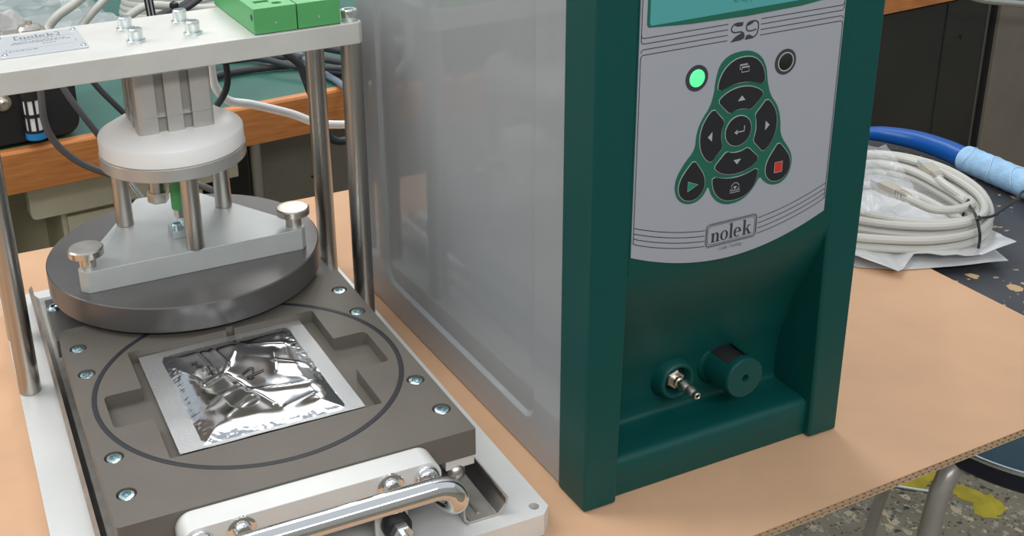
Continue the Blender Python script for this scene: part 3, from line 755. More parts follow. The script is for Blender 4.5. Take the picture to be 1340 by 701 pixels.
# display
dl = round_poly([(-.0868, .3965), (.0868, .3955), (.0868, .4440), (-.0868, .4440)], .003, 4)
dfr = [(PC + p[0], p[1]) for p in [(-.0868, .3985), (-.0855, .3965), (-.05, .3942), (.0, .3932), (.05, .3942), (.0868, .3975), (.0868, .4445), (-.0868, .4445)]]
disp = MB().prism(dfr, -.0011, -.0004, plane='xz').build('display_frame', 'keypad', lt, 'green frame of the display')
din = [(PC + p[0], p[1]) for p in round_poly([(-.0848, .3975), (.0848, .3990), (.0848, .4425), (-.0848, .4425)], .002, 3)]
MB().prism(din, -.0014, -.0008, plane='xz').build('display_screen', 'lcd', disp, 'lit turquoise display screen')
text_mesh('kPa(s):     1', .0070, 'display_text', 'lcd_text', disp, PC + .002, .4047, -.0016, 1.0, 'dim grey characters kPa')
# keypad
OUT = [(-.0032, .3675), (-.0141, .3660), (-.0218, .3598), (-.0246, .3493), (-.0253, .3385), (-.028, .3288), (-.0353, .3199), (-.0392, .3096), (-.0394, .2974), (-.0484, .2887), (-.0552, .2785), (-.0564, .269), (-.0530, .2600), (-.045, .2545), (-.0351, .2546), (-.0285, .2595), (-.0252, .2667),
       (-.0225, .2584), (-.0159, .2506), (-.0053, .2462), (.0082, .2475), (.0179, .255), (.0234, .2648), (.0267, .2602), (.0342, .2547), (.0448, .2541), (.0521, .2605), (.0543, .2709), (.0515, .2805), (.0400, .2946), (.0392, .3071), (.0355, .3192), (.0272, .329), (.0235, .3399), (.0216, .3515), (.0160, .3610), (.0066, .3665)]
KP = [(PC + p[0], p[1]) for p in smooth_poly(OUT, 2)]
kp = MB().prism(KP, -.0010, -.0004, plane='xz').build('keypad', 'keypad', lt, 'green shaped keypad field')
BT_ = {
 'menu': [(-.0222, .3395), (-.0222, .3470), (-.0180, .3555), (-.0100, .3615), (-.0003, .3630), (.0092, .3613), (.0165, .3550), (.0200, .3465), (.0200, .3390), (.0098, .3425), (-.0008, .3440), (-.0118, .3428)],
 'up': [(-.0215, .3318), (-.0165, .3362), (-.0090, .3392), (-.0006, .3402), (.0085, .3390), (.0165, .3355), (.0203, .3315), (.0145, .3258), (.0088, .3208), (.0045, .3225), (-.0006, .3232), (-.0060, .3225), (-.0100, .3205), (-.0160, .3262)],
 'left': [(-.0250, .3270), (-.0200, .3212), (-.0148, .3160), (-.0164, .3110), (-.0170, .3053), (-.0164, .3000), (-.0148, .2950), (-.0198, .2900), (-.0250, .2845), (-.0310, .2895), (-.0350, .2970), (-.0362, .3053), (-.0350, .3140), (-.0308, .3215)],
 'down': [(-.0215, .2800), (-.0165, .2752), (-.0090, .2722), (-.0006, .2712), (.0085, .2724), (.0165, .2758), (.0205, .2803), (.0145, .2860), (.0090, .2910), (.0045, .2890), (-.0006, .2883), (-.0060, .2890), (-.0105, .2910), (-.0160, .2855)],
 'zero': [(-.0222, .2728), (-.0105, .2690), (-.0004, .2678), (.0100, .2690), (.0205, .2725), (.0202, .2645), (.0165, .2560), (.0090, .2510), (-.0004, .2496), (-.0098, .2510), (-.0175, .2565), (-.0216, .2645)],
 'play': [(-.0400, .2895), (-.0352, .2830), (-.0308, .2765), (-.0290, .2700), (-.0303, .2635), (-.0352, .2585), (-.0415, .2572), (-.0475, .2590), (-.0522, .2640), (-.0532, .2705), (-.0508, .2775), (-.0455, .2840)],
}
BT_['right'] = [(-.0010 - p[0], p[1]) for p in BT_['left']][::-1]
BT_['stop'] = [(-.0012 - p[0] + .0 , p[1]) for p in BT_['play']][::-1]
BT_['enter'] = [(-.0010 + .0118 * math.cos(2 * PI * i / 20), .3057 + .0118 * math.sin(2 * PI * i / 20)) for i in range(20)]
def filled(mb, poly, y=-.0021): mb.face([mb.bm.verts.new((PC + p[0], y, p[1])) for p in poly])
YS = -.00205
for kn, pl in BT_.items():
    sp_ = smooth_poly(pl, 1 if kn != 'enter' else 1)
    P_ = [(PC + p[0], p[1]) for p in sp_]
    rim = MB().prism(scale_poly(P_, .0006), -.0014, -.0009, plane='xz')
    bt = MB().prism(P_, -.0018, -.0010, plane='xz').build('key', 'button', kp, 'black membrane key (%s)' % {'menu': 'window symbol', 'up': 'upward arrow', 'down': 'downward arrow', 'left': 'left arrow', 'right': 'right arrow', 'zero': 'gauge symbol', 'play': 'green start triangle', 'stop': 'red stop square', 'enter': 'return arrow'}[kn])
    rim.build('key_rim', 'rim', kp)
    sy = MB(); m_ = 'symbol'
    if kn == 'menu':
        R([(-.0042, .3540), (-.0042, .3575), (.0025, .3575), (.0025, .3565)], .0006, mb=sy, y=YS)
        R([(-.0042, .3540), (-.0028, .3540)], .0006, mb=sy, y=YS); R([(-.0042, .3570), (.0025, .3570)], .0009, mb=sy, y=YS)
        R([(-.0024, .3515), (.0042, .3515), (.0042, .3555), (-.0024, .3555)], .0006, closed=True, mb=sy, y=YS); R([(-.0024, .3550), (.0042, .3550)], .0009, mb=sy, y=YS)
    elif kn == 'up': filled(sy, [(-.0040, .3295), (.0030, .3295), (-.0005, .3335)], YS)
    elif kn == 'down': filled(sy, [(-.0040, .2830), (-.0005, .2790), (.0030, .2830)], YS)
    elif kn == 'left': filled(sy, [(-.0255, .3018), (-.0255, .3095), (-.0295, .3057)], YS)
    elif kn == 'right': filled(sy, [(.0238, .3018), (.0278, .3057), (.0238, .3095)], YS)
    elif kn == 'enter':
        R([(.0040, .3092), (.0040, .3050), (-.0030, .3050)], .0009, mb=sy, y=YS); filled(sy, [(-.0052, .3050), (-.0022, .3030), (-.0022, .3070)], YS)
    elif kn == 'zero':
        for z in (.2564, .2580): R([(-.0055, z), (.0040, z)], .0006, mb=sy, y=YS)
        filled(sy, [(-.0025, .2612), (.0010, .2612), (-.0008, .2586)], YS)
        for dxx in (-.004, .0025): R([(dxx - .001, .2590), (dxx + .001, .2600)], .0005, mb=sy, y=YS)
        R([(-.0045, .2612), (-.0032, .2632), (-.0008, .2642), (.0018, .2632), (.0030, .2612)], .0005, mb=sy, y=YS)
    elif kn == 'play':
        tr = [(-.0452, .2655), (-.0358, .2695), (-.0452, .2735)]
        R(tr, .0005, closed=True, mb=sy, y=YS - .00005)
        g = MB(); filled(g, tr, YS); g.build('key_symbol', 'sym_green', bt, 'green triangle', recalc=False)
    elif kn == 'stop':
        sq = [(.0362, .2648), (.0436, .2648), (.0436, .2733), (.0362, .2733)]
        R(sq, .0005, closed=True, mb=sy, y=YS - .00005)
        g = MB(); filled(g, sq, YS); g.build('key_symbol', 'sym_red', bt, 'red square', recalc=False)
    sy.build('key_symbol', m_, bt, recalc=False)
# indicator lamps
for u, on in ((-.0417, 1), (.0390, 0)):
    o = MB().lathe([(.0098, 0), (.0098, .0005), (0, .0005)], (PC + u, -.0006, .3530), axis=(0, -1, 0), n=36).build('indicator_ring', 'ink', panel)
    if on:
        MB().lathe([(.0066, .0005), (.0066, .0008), (.0050, .0016), (0, .0020)], (PC + u, -.0006, .3530), axis=(0, -1, 0), n=36).build('indicator_lamp', 'led_on', panel, 'glowing green indicator lamp')
    else:
        MB().lathe([(.0074, .0005), (.0074, .0008), (.0066, .0008), (.0066, .0005)], (PC + u, -.0006, .3530), axis=(0, -1, 0), n=36).build('indicator_bezel', 'rim', panel)
        MB().lathe([(.0066, .0005), (.0050, .0012), (0, .0015)], (PC + u, -.0006, .3530), axis=(0, -1, 0), n=36).build('indicator_lamp', 'led_off', panel, 'unlit dark indicator lamp')
# hose barb in its boss (axis towards the front)
bxx, bzz, wy = .1150, .0715, .0490
bo = MB().lathe([(.0215, -.003), (.0200, .0030), (.0182, .0085), (.0172, .0120), (.0160, .0135), (.0142, .0138), (.0128, .0125), (.0118, .0105), (.0112, -.001), (0, -.001)], (bxx, wy, bzz), axis=(0, -1, 0), n=48).build('connector_boss', 'tester_green', lt, 'round green boss around the hose barb', ang=60)
MB().cyl((bxx, wy + .0005, bzz), (bxx, wy - .0012, bzz), .0112, n=24).build('boss_bore', 'seam', bo)
hb = MB().lathe([(0, .0010), (.0090, .0010), (.0092, .0020), (.0092, .0090), (.0078, .0105), (0, .0105)], (bxx, wy, bzz), axis=(0, -1, 0), n=6, phase=.35).build('hose_barb', 'nickel', lt, 'metal hose barb with hexagonal base', ang=25)
MB().lathe([(.0050, .0105), (.0050, .0150), (.0036, .0160), (.0036, .0195), (.0058, .0205), (.0050, .0235), (.0034, .0262), (.0034, .0280), (.0054, .0290), (.0046, .0325), (.0032, .0350), (.0032, .0385), (.0022, .0392), (.0016, .0385), (.0016, .0300)], (bxx, wy, bzz), axis=(0, -1, 0), n=28).build('barb_tip', 'nickel', hb, ang=25)
# regulator cover with window
kx, kz = .1660, .0730
y1 = .0130
kb = MB()
def kr(h):     # radius along the axis; h from the wall (0) to the face (.036)
    return .0232 - .0030 * min(1, max(0, h - .002) / .004) if h < .006 else .0202 - .0016 * (h - .006) / .030
n = 48; lev = [-.004, 0, .002, .0040, .0055, .0075, .010, .014, .020, .026, .0300, .033, .0350, .0360]
wa0, wa1, wh0, wh1 = math.radians(66), math.radians(134), .0056, .0298
rings = []
for h in lev:
    r_ = kr(h) - (.0008 if h > .0355 else 0); rings.append([kb.bm.verts.new((kx + r_ * math.cos(2 * PI * i / n), wy - h, kz + r_ * math.sin(2 * PI * i / n))) for i in range(n)])
for k in range(len(lev) - 1):
    for i in range(n):
        a = 2 * PI * (i + .5) / n; hm = (lev[k] + lev[k + 1]) / 2
        if wa0 < a < wa1 and wh0 < hm < wh1: continue
        kb.face([rings[k][i], rings[k][(i + 1) % n], rings[k + 1][(i + 1) % n], rings[k + 1][i]])
hole = [kb.bm.verts.new((kx + .0034 * math.cos(2 * PI * i / n), wy - .0362, kz + .0034 * math.sin(2 * PI * i / n))) for i in range(n)]
hole2 = [kb.bm.verts.new((kx + .0034 * math.cos(2 * PI * i / n), wy - .0300, kz + .0034 * math.sin(2 * PI * i / n))) for i in range(n)]
for i in range(n):
    kb.face([rings[-1][i], rings[-1][(i + 1) % n], hole[(i + 1) % n], hole[i]]); kb.face([hole[i], hole[(i + 1) % n], hole2[(i + 1) % n], hole2[i]])
ko = kb.build('regulator_cover', 'tester_green', lt, 'round green cover with a window and centre hole', ang=40)
sd = ko.modifiers.new('s', 'SOLIDIFY'); sd.thickness = .0016; sd.offset = -1
MB().lathe([(.0165, .001), (.0165, .0265), (.0150, .0290), (0, .0290)], (kx, wy, kz), axis=(0, -1, 0), n=40).build('regulator_knob', 'black', lt, 'black knob inside the green cover')

# ------------------------------------------------------------------ right side: bag, network cable, tool
def crumple(mb, outline_c, w_, h_, rot, zf, nu=60, nv=50, seed=0, thick=.004):
    cr, sr = math.cos(rot), math.sin(rot)
    def f(u, v, s=1):
        x = (u - .5) * w_; y = (v - .5) * h_
        z = zf(u, v, s) 
        jx = .006 * noise.noise(Vector((u * 3, v * 3, seed + 5))); jy = .006 * noise.noise(Vector((u * 3, v * 3, seed + 9)))
        return Vector((outline_c[0] + cr * (x + jx) - sr * (y + jy), outline_c[1] + sr * (x + jx) + cr * (y + jy), z))
    mb.grid(lambda u, v: f(u, v, 1), nu, nv); mb.grid(lambda u, v: f(u, v, -1), nu // 2, nv // 2)
    return mb
def fold(u, v, seed, amp, sc=5):
    a = noise.noise(Vector((u * sc, v * sc, seed))); b_ = noise.noise(Vector((u * sc * 2.3, v * sc * 2.3, seed + 3)))
    return amp * ((.5 - abs(a)) + .35 * (.5 - abs(b_)))
def lerp_path(P, t):
    n_ = len(P) - 1; k = min(n_ - 1, int(t * n_)); f = t * n_ - k
    return Vector(P[k]) * (1 - f) + Vector(P[k + 1]) * f
def sheet(front, back, zf, nu=80, nv=60, seed=0):
    mb = MB()
    def f(u, v):
        a = lerp_path(front, u); b_ = lerp_path(back, u); p = a * (1 - v) + b_ * v
        return Vector((p.x, p.y, zf(u, v)))
    mb.grid(f, nu, nv); return mb
bag = thing('anti_static_bag', 'flat shiny silver-grey plastic bag lying under the coiled cable', 'plastic bag')
bk_ = [(.96, .50), (1.02, .49), (1.08, .47), (1.12, .44), (1.13, .40)]
sheet([(.85, .30), (.868, .205), (.905, .178), (.960, .160), (1.028, .142)], bk_, lambda u, v: .0012 + .0004 * v + .0008 * max(0, noise.noise(Vector((u * 6, v * 5, 1)))), 60, 40).build('lower_sheet', 'grey_bag', bag)
def zup(u, v):
    e = max(0, 1 - v / .22)
    return .0034 + .0045 * (1 - e) + fold(u, v, 2.2, .0055, 5) * (.6 + .4 * v) + e * (.0085 * abs(math.sin(u * 6.6 + .5)) + .008 * max(0, u - .8) / .2)
sheet([(.85, .30), (.868, .212), (.888, .166), (.935, .190), (.955, .168), (.99, .160), (1.045, .149)], bk_, zup, 110, 70).build('upper_sheet', 'grey_bag', bag)
cb = thing('network_cable', 'coiled light grey network cable tied with black wire beside the tester', 'cable', (1.02, .33, 0))
oc = Vector((1.02, .33, 0))
rr = .0050
L1 = [(1.061, .431), (1.101, .426), (1.131, .393), (1.143, .341), (1.124, .275), (1.082, .220), (1.038, .187), (.997, .179), (.954, .190), (.915, .213), (.883, .239), (.878, .285), (.905, .335), (.955, .385), (1.01, .420)]
L2 = [(1.052, .414), (1.084, .400), (1.105, .362), (1.108, .308), (1.090, .248), (1.058, .207), (1.021, .188), (.983, .191), (.948, .212), (.918, .240), (.900, .267), (.895, .300), (.915, .345), (.955, .385), (1.00, .410)]
L3 = [(1.020, .388), (1.056, .381), (1.079, .343), (1.074, .283), (1.060, .232), (1.041, .205), (1.011, .193), (.980, .205), (.953, .229), (.934, .257), (.920, .286), (.920, .320), (.940, .350), (.975, .375)]
L4 = [(.992, .370), (1.035, .361), (1.057, .320), (1.057, .271), (1.049, .227), (1.038, .202), (1.004, .193), (.971, .205), (.940, .226), (.913, .246), (.894, .270), (.900, .310), (.935, .345)]
pts_ = []
for L_, z0 in ((L1, .013), (L4, .0145), (L2, .0235), (L3, .0330), (L1, .0240), (L2, .0340), (L3, .0225)):
    pts_ += [Vector((x, y, z0 + .0012 * math.sin(i * 1.3))) - oc for i, (x, y) in enumerate(L_)]
MB().tube(pts_, rr, n=10, res=4).build('cable', 'grey_cable', cb)
# free ends with plugs
def plug(p, d, upv=(0, 0, 1)):
    d = Vector(d).normalized(); s_ = d.cross(Vector(upv)).normalized(); u_ = s_.cross(d); p = Vector(p)
    b = MB()
    def bx(l0, l1, w0, w1, h0, h1):
        vs = []
        for l, w__, h__ in ((l0, w0, h0), (l1, w1, h1)):
            for a, c_ in ((-1, -1), (1, -1), (1, 1), (-1, 1)): vs.append(b.bm.verts.new(p + d * l + s_ * a * w__ + u_ * c_ * h__))
        for q in ((0, 1, 2, 3), (7, 6, 5, 4), (0, 4, 5, 1), (1, 5, 6, 2), (2, 6, 7, 3), (3, 7, 4, 0)): b.face([vs[i] for i in q])
    for i in range(4): bx(.004 * i, .004 * i + .0028, .0045 + .0003 * i, .0047 + .0003 * i, .0045 + .0003 * i, .0047 + .0003 * i)
    bx(.016, .022, .0055, .0078, .0052, .0062); bx(.022, .042, .0078, .0078, .0062, .0062)
    o = b.build('plug', 'plug', cb, 'beige moulded network plug'); 
    b = MB(); bx(.042, .056, .0056, .0056, .0042, .0042); b.build('plug_tip', 'name_plate', o)
    return o
W3 = lambda l: [Vector(p) - oc for p in l]
MB().tube(W3([(1.062, .235, .036), (1.040, .212, .042), (1.010, .206, .044), (.988, .218, .044), (.977, .236, .049), (.977, .252, .050)]), rr, n=10, res=8).build('cable_end', 'grey_cable', cb)
plug(Vector((.977, .246, .050)) - oc, (.02, 1, .02))
MB().tube(W3([(1.066, .232, .030), (1.068, .262, .036), (1.072, .280, .0375), (1.078, .296, .038)]), rr, n=10, res=8).build('cable_end', 'grey_cable', cb)
plug(Vector((1.078, .294, .038)) - oc, (.45, 1, .02))
MB().tube(W3([(1.012, .170, .007), (1.008, .168, .028), (1.014, .182, .0440), (1.030, .206, .0455), (1.046, .222, .042), (1.052, .232, .012)]), .0016, n=8, res=8).build('cable_tie', 'black', cb, 'black wire tie')
MB().lathe([(0, -.004), (.0042, 0), (0, .004)], Vector((1.012, .176, .044)) - oc, n=10).build('tie_knot', 'black', cb)
MB().tube(W3([(1.012, .176, .044), (1.040, .180, .040), (1.080, .194, .040), (1.105, .204, .040), (1.130, .216, .040), (1.150, .217, .034), (1.160, .205, .012), (1.165, .190, -.0048)]), .0016, n=8, res=8).build('tie_lead', 'black', cb, 'long black tie end')
def zfilm(u, v):
    return .047 + .004 * math.sin(v * 3.0) + fold(u, v, 6.1, .008, 4)
fm = sheet([(.895, .235), (.930, .240), (.985, .236)], [(.99, .425), (1.04, .415), (1.085, .392)], zfilm, 50, 60).build('clear_film', 'clear_bag')
tag(fm, 'clear crinkled plastic film lying over the coiled cable', 'plastic film')
bt = thing('blue_handle_tool', 'glossy blue curved handle wrapped with pale blue cloth tape', 'tool', (1.213, .381, -.006))
oh = Vector((1.20, .37, 0))
def hp(l): return [Vector(p) - oh for p in l]
def hr(t_): return .0068 + .0082 * math.sin(min(1, t_ * 1.5) * PI * .5)
MB().tube(hp([(1.166, .545, .012), (1.178, .520, .013), (1.194, .497, .0145), (1.209, .455, .016), (1.212, .404, .0165), (1.208, .368, .0165), (1.199, .265, .0165), (1.190, .18, .0165)]), hr, n=20, res=10).build('handle', 'blue_plastic', bt)
tp_ = MB(); A = [Vector(p) for p in ((1.2075, .369, .0172), (1.204, .321, .0170), (1.199, .265, .0170), (1.190, .17, .0170))]
tp_.tube(hp(A), lambda t_: .0182 + .0003 * math.sin(t_ * 60), n=24, res=12).build('cloth_tape', 'tape', bt, 'pale blue cloth tape with fraying edge')
for k in range(5):
    t_ = .06 + .2 * k; p = A[0].lerp(A[3], t_) - oh; d = (A[3] - A[0]).normalized(); s_ = d.cross(Vector((0, 0, 1))).normalized()
    MB().tube([p + (s_ * math.cos(a) + Vector((0, 0, 1)) * math.sin(a)) * .0188 + d * .006 * math.sin(a * 2 + k) for a in [PI * i / 10 for i in range(11)]], .0005, n=5, res=2).build('thread', 'thread', bt)
# small washer / shiny dot on the table
tag(MB().lathe([(0, 0), (.0085, 0), (.0080, .0015), (0, .0022)], (1.150, .309, -CT), n=24).build('metal_disc', 'zinc'), 'small shiny metal disc on the speckled table by the blue handle', 'disc')

# ------------------------------------------------------------------ stool on the floor
st = thing('stool', 'metal stool with a worn blue seat partly under the table edge', 'stool', (1.245, .225, FZ))
SH = .45
MB().lathe([(.1795, SH - .004), (.176, SH), (0, SH + .001)], n=96).build('seat', 'stool_blue', st, 'worn blue round seat')
MB().lathe([(0, SH - .034), (.170, SH - .034), (.179, SH - .026), (.179, SH - .004)], n=96).build('seat_side', 'navy', st, 'dark navy side of the seat')
MB().lathe([(.1785, SH - .004), (.1815, SH - .003), (.1815, SH + .0005), (.1800, SH + .0022), (.1770, SH + .0022), (.1765, SH)], n=96).build('seat_edging', 'zinc', st, 'pale metal edging')
MB().lathe([(0, SH - .039), (.15, SH - .039), (.155, SH - .0345), (0, SH - .0345)], n=48).build('seat_pan', 'black', st)
so = Vector((1.245, .225, FZ))
LEGS = [([(1.16, .222, -.335), (1.090, .208, -.334), (1.066, .203, -.338), (1.056, .2005, -.352), (1.049, .2, -.372), (1.041, .2, -.430), (1.02, .2, -.60), (1.00, .2, FZ + .002)], .0130),
        ([(1.22, .31, -.335), (1.238, .39, -.37), (1.238, .43, -.50), (1.230, .45, -.60), (1.221, .455, -.675), (1.212, .458, FZ + .002)], .0095),
        ([(1.33, .228, -.335), (1.40, .24, -.334), (1.435, .25, -.352), (1.45, .25, -.43), (1.49, .25, FZ + .002)], .0130),
        ([(1.25, .14, -.335), (1.26, .07, -.334), (1.26, .035, -.352), (1.26, .02, -.43), (1.26, -.02, FZ + .002)], .0130)]
for l, r_ in LEGS: MB().tube([Vector(p) - so for p in l], r_, n=18, res=8).build('leg', 'tube_grey', st)
tag(MB().tube([(1.400, .640, FZ + .003), (1.440, .597, FZ + .003), (1.475, .566, FZ + .003)], .003, n=8).build('metal_rod', 'zinc'), 'thin pale metal rod lying on the floor behind the stool leg', 'rod')
def blot(cx_, cy_, pts, seed):
    P = smooth_poly([(cx_ + x, cy_ + y) for x, y in pts], 1)
    return [(x + .006 * noise.noise(Vector((x * 60, y * 60, seed))), y + .006 * noise.noise(Vector((y * 60, x * 60, seed)))) for x, y in P]
pt = []
for i, (p, lab) in enumerate((([(1.440, .600), (1.470, .575), (1.505, .590), (1.560, .585), (1.575, .620), (1.520, .640), (1.460, .640)], 0), ([(1.525, .560), (1.560, .545), (1.570, .500), (1.560, .475), (1.530, .455), (1.500, .480), (1.515, .500), (1.520, .530)], 0), ([(1.535, .410), (1.560, .430), (1.600, .440), (1.640, .400), (1.60, .35), (1.54, .34)], 0))):
    P = smooth_poly(p, 3)
    P = [(x + .016 * noise.noise(Vector((x * 60, y * 60, i))), y + .016 * noise.noise(Vector((y * 60, x * 60, i)))) for x, y in P]
    o = MB().prism(P, FZ, FZ + .0007).build('paint_patch', 'paint_yellow')
    tag(o, ['worn yellow paint patch hidden partly by the stool leg', 'middle worn yellow paint patch on the floor right of the stool leg', 'yellow paint patch on the floor nearest the right picture edge'][i], 'paint patch', 'yellow paint on the floor')

# ------------------------------------------------------------------ bench behind
BA = .088
BO = Vector((0, 1.106, 0))
def B(x, y, z): c_, s_ = math.cos(BA), math.sin(BA); return Vector((BO.x + c_ * x - s_ * y, BO.y + s_ * x + c_ * y, z))
be = thing('rear_workbench', 'workbench behind with green top and orange wooden front edge', 'workbench', (BO.x, BO.y, FZ), BA)
MB().box(-1.0, 2.372, .012, 1.3, -.030 - FZ, .0 - FZ).build('tabletop', 'board_green', be, 'green bench top surface')
MB().prism([(-.0, -.071 - FZ), (0, -.004 - FZ), (.004, .0005 - FZ), (.018, .0015 - FZ), (.018, -.071 - FZ)], -1.0, 2.372, plane='yz').build('front_edge', 'wood', be, 'orange beech front edge', bevel=.0015)
for x in (-.6, .412, 1.32):
    MB().cyl((x, .16, 0), (x, .16, -.030 - FZ), .012, n=20).build('leg', 'steel', be)
# steel pedestal under the bench (left)
pd = thing('cream_cabinet', 'cream painted steel desk cabinet under the left of the rear bench', 'cabinet', (BO.x, BO.y, FZ), BA)
def bb(x0, x1, y0, y1, z0, z1): return MB().box(x0, x1, y0, y1, z0 - FZ, z1 - FZ)
def hexp(o): return o
bb(.10, .36, .120, .60, -.70, -.168).build('drawer_body', 'cream', pd, bevel=.004)
MB().prism(round_poly([(.046, -.157), (.42, -.157), (.42, -.076), (.046, -.076)], [.010, 0, 0, 0], 5), .085, .125, plane='xz').build('apron', 'cream', pd, 'rounded cream apron panel', bevel=.003).location = (0, 0, -FZ)
for k in range(3):
    z1_ = -.172 - k * .175
    fr = bb(.108, .352, .108, .121, z1_ - .168, z1_).build('drawer_front', 'cream', pd, bevel=.003)
    bb(.118, .126, .104, .109, z1_ - .10, z1_ - .05).build('handle', 'seam', fr)
bb(.002, .013, .10, .60, -.70, -.076).build('side_panel', 'cream', pd, bevel=.002)
bb(.013, .10, .30, .31, -.70, -.076).build('back_panel', 'cream', pd)
for dx, dz in ((.045, -.172), (.058, -.174), (.070, -.168)):
    MB().cyl((dx, .299, dz - FZ), (dx, .297, dz - FZ), .0045, n=16).build('bolt_hole', 'seam', pd)
MB().cyl((.212, .084, -.125 - FZ), (.212, .0835, -.125 - FZ), .0075, n=24).build('cable_hole', 'navy', pd)
nb = thing('navy_bin', 'dark navy bin under the rear bench beside the tube leg', 'bin', (BO.x, BO.y, FZ), BA)
bb(.385, .418, .16, .42, -.55, -.10).build('body', 'navy', nb, bevel=.006)
bb(.381, .422, .155, .425, -.115, -.10).build('rim', 'navy', nb, bevel=.003)
dc = thing('brown_cabinet', 'grey-brown steel cabinet under the rear bench behind the steel posts', 'cabinet', (BO.x, BO.y, FZ), BA)
bb(.482, 1.30, .155, .75, -.74, -.078).build('body', 'brown_cabinet', dc, bevel=.006)
MB().cyl((.482, .165, 0), (.482, .165, -.078 - FZ), .014, n=20).build('corner_post', 'steel_dark', dc)
bb(.88, .884, .153, .156, -.73, -.085).build('door_gap', 'seam', dc)
MB().cyl((.593, .156, -.218 - FZ), (.593, .153, -.218 - FZ), .0025, n=12).build('screw_hole', 'seam', dc)
bc = thing('black_cabinet', 'near-black steel cabinet behind the blue tool handle', 'cabinet', (BO.x, BO.y, FZ), BA)
bb(1.34, 2.372, .02, .75, -.74, -.078).build('body', 'dark_cabinet', bc, bevel=.005)
bb(2.374, 2.386, .0245, .75, -.74, -.078).build('edge_strip', 'steel_dark', bc, bevel=.002)
bb(2.215, 2.2175, .018, .021, -.73, -.085).build('door_gap', 'seam', bc)
MB().cyl((2.282, .021, -.175 - FZ), (2.282, .017, -.175 - FZ), .006, n=16).build('lock_hole', 'seam', bc)
be2 = thing('beige_panel', 'beige upright panel at the upper right beside the near-black cabinet', 'panel', (BO.x, BO.y, FZ), BA)
bb(2.396, 3.3, .005, .06, -.74, .50).build('sheet', 'beige', be2, bevel=.003)
bb(2.3865, 2.396, .015, .06, -.74, .50).build('edge_seal', 'black', be2)
tag(MB().tube([(1.95, 1.18, .05), (2.06, 1.18, -.005), (2.136, 1.18, -.036), (2.234, 1.18, -.057), (2.32, 1.18, -.073), (2.5, 1.18, -.10)], .0085, n=14).build('silver_conduit', 'bluegrey_silver' if 'bluegrey_silver' in M else 'zinc'), 'silver curved conduit crossing the top right corner', 'conduit')

# black device on the bench with a silencer
dv = thing('black_device', 'black rounded device with a slotted silencer at the left of the rear bench', 'device', tuple(B(0, 0, 0)), BA)
MB().prism(round_poly([(-.25, .004), (.138, .004), (.138, .125), (-.25, .125)], [.02, .026, .02, .02], 6), .018, .26, plane='xz').build('body', 'black', dv, bevel=.006)
sx, sy_ = .064, .004
si = MB()
for k in range(8):
    a0 = 2 * PI * k / 8
    p = [(sx + .0165 * math.cos(a), sy_ + .0165 * math.sin(a)) for a in (a0 - .12, a0, a0 + .12)] + [(sx + .0140 * math.cos(a), sy_ + .0140 * math.sin(a)) for a in (a0 + .12, a0, a0 - .12)]
    si.prism(p, .028, .100)
for z0, z1 in ((.024, .030), (.052, .057), (.080, .100)): si.lathe([(.0140, z0), (.0168, z0), (.0168, z1), (.0140, z1), (.0140, z0)], (sx, sy_, 0), n=32)
si.build('silencer_cage', 'black', dv)
MB().cyl((sx, sy_, .026), (sx, sy_, .098), .0142, n=24).build('silencer_core', 'pom', dv, 'white filter core')
MB().lathe([(0, .014), (.0150, .014), (.0172, .016), (.0172, .026), (0, .026)], (sx, sy_, 0), n=32).build('silencer_ring', 'blue_ring', dv, 'bright blue ring')
for x in (.022, -.012):
    MB().lathe([(.013, 0), (.013, .006), (.0095, .006), (.0095, .016), (.0060, .018), (.0060, .022), (0, .022)], (x, .018, .078), axis=(0, -1, 0), n=24).build('connector', 'nickel', dv)

# hoses and cables
def cable(name, pts, r, m, label, cat='cable', group=None, **k):
    return tag(MB().tube(pts, r, n=12, res=8, **k).build(name, m), label, cat, group)
cable('grey_hose', [(.072, .8, .215), (.087, .8, .173), (.102, .8, .142), (.120, .8, .108), (.138, .8, .073), (.17, .83, .045), (.21, .9, -.01), (.22, 1.0, -.08), (.22, 1.02, -.2)], .0043, 'hose', 'straight grey hose slanting down behind the white plastic disc, left one', 'hose')
cable('grey_hose', [(.052, .745, .232), (.052, .75, .192), (.051, .75, .152), (.061, .75, .121), (.085, .75, .092), (.116, .75, .071), (.147, .75, .058), (.19, .74, .052), (.25, .72, .03), (.28, .715, -.02)], .0046, 'hose', 'grey hose curving over the orange bench edge at left', 'hose')
cable('dark_hose', [(.12, .9, .175), (.134, .9, .155), (.146, .9, .136), (.170, .9, .103), (.194, .9, .071), (.23, .92, .03), (.27, .98, .006), (.33, 1.25, .006)], .0042, 'dark_cable', 'dark hose slanting down just left of the pneumatic cylinder', 'hose')
cable('white_cable', [(.236, .462, .330), (.236, .50, .318), (.231, .54, .285), (.229, .555, .261), (.228, .56, .245), (.231, .56, .220), (.245, .56, .202), (.272, .56, .193), (.318, .56, .174), (.350, .56, .157), (.384, .56, .149), (.414, .56, .147), (.47, .59, .13), (.50, .63, .06), (.51, .66, .006)], .0050, 'white_cable', 'white cable looping down from the bridge and behind the posts', 'cable')
sb = MB().tube([(.214, .43, .315), (.214, .43, .29), (.2145, .43, .27), (.2125, .43, .258), (.207, .43, .248), (.200, .43, .240)], .0043, n=12, res=8, flat=.8).build('black_strap', 'rubber')
tag(sb, 'flat black strap hanging beside the pneumatic cylinder', 'strap')
cable('black_cable', [(.30, 1.30, .009), (.387, 1.313, .009), (.421, 1.332, .009), (.482, 1.337, .009), (.553, 1.324, .009), (.575, 1.299, .009), (.611, 1.231, .009), (.641, 1.20, .009), (.70, 1.22, .009)], .0075, 'dark_cable', 'thick black cable on the green bench, nearest the front edge of its tangle', 'cable', None)
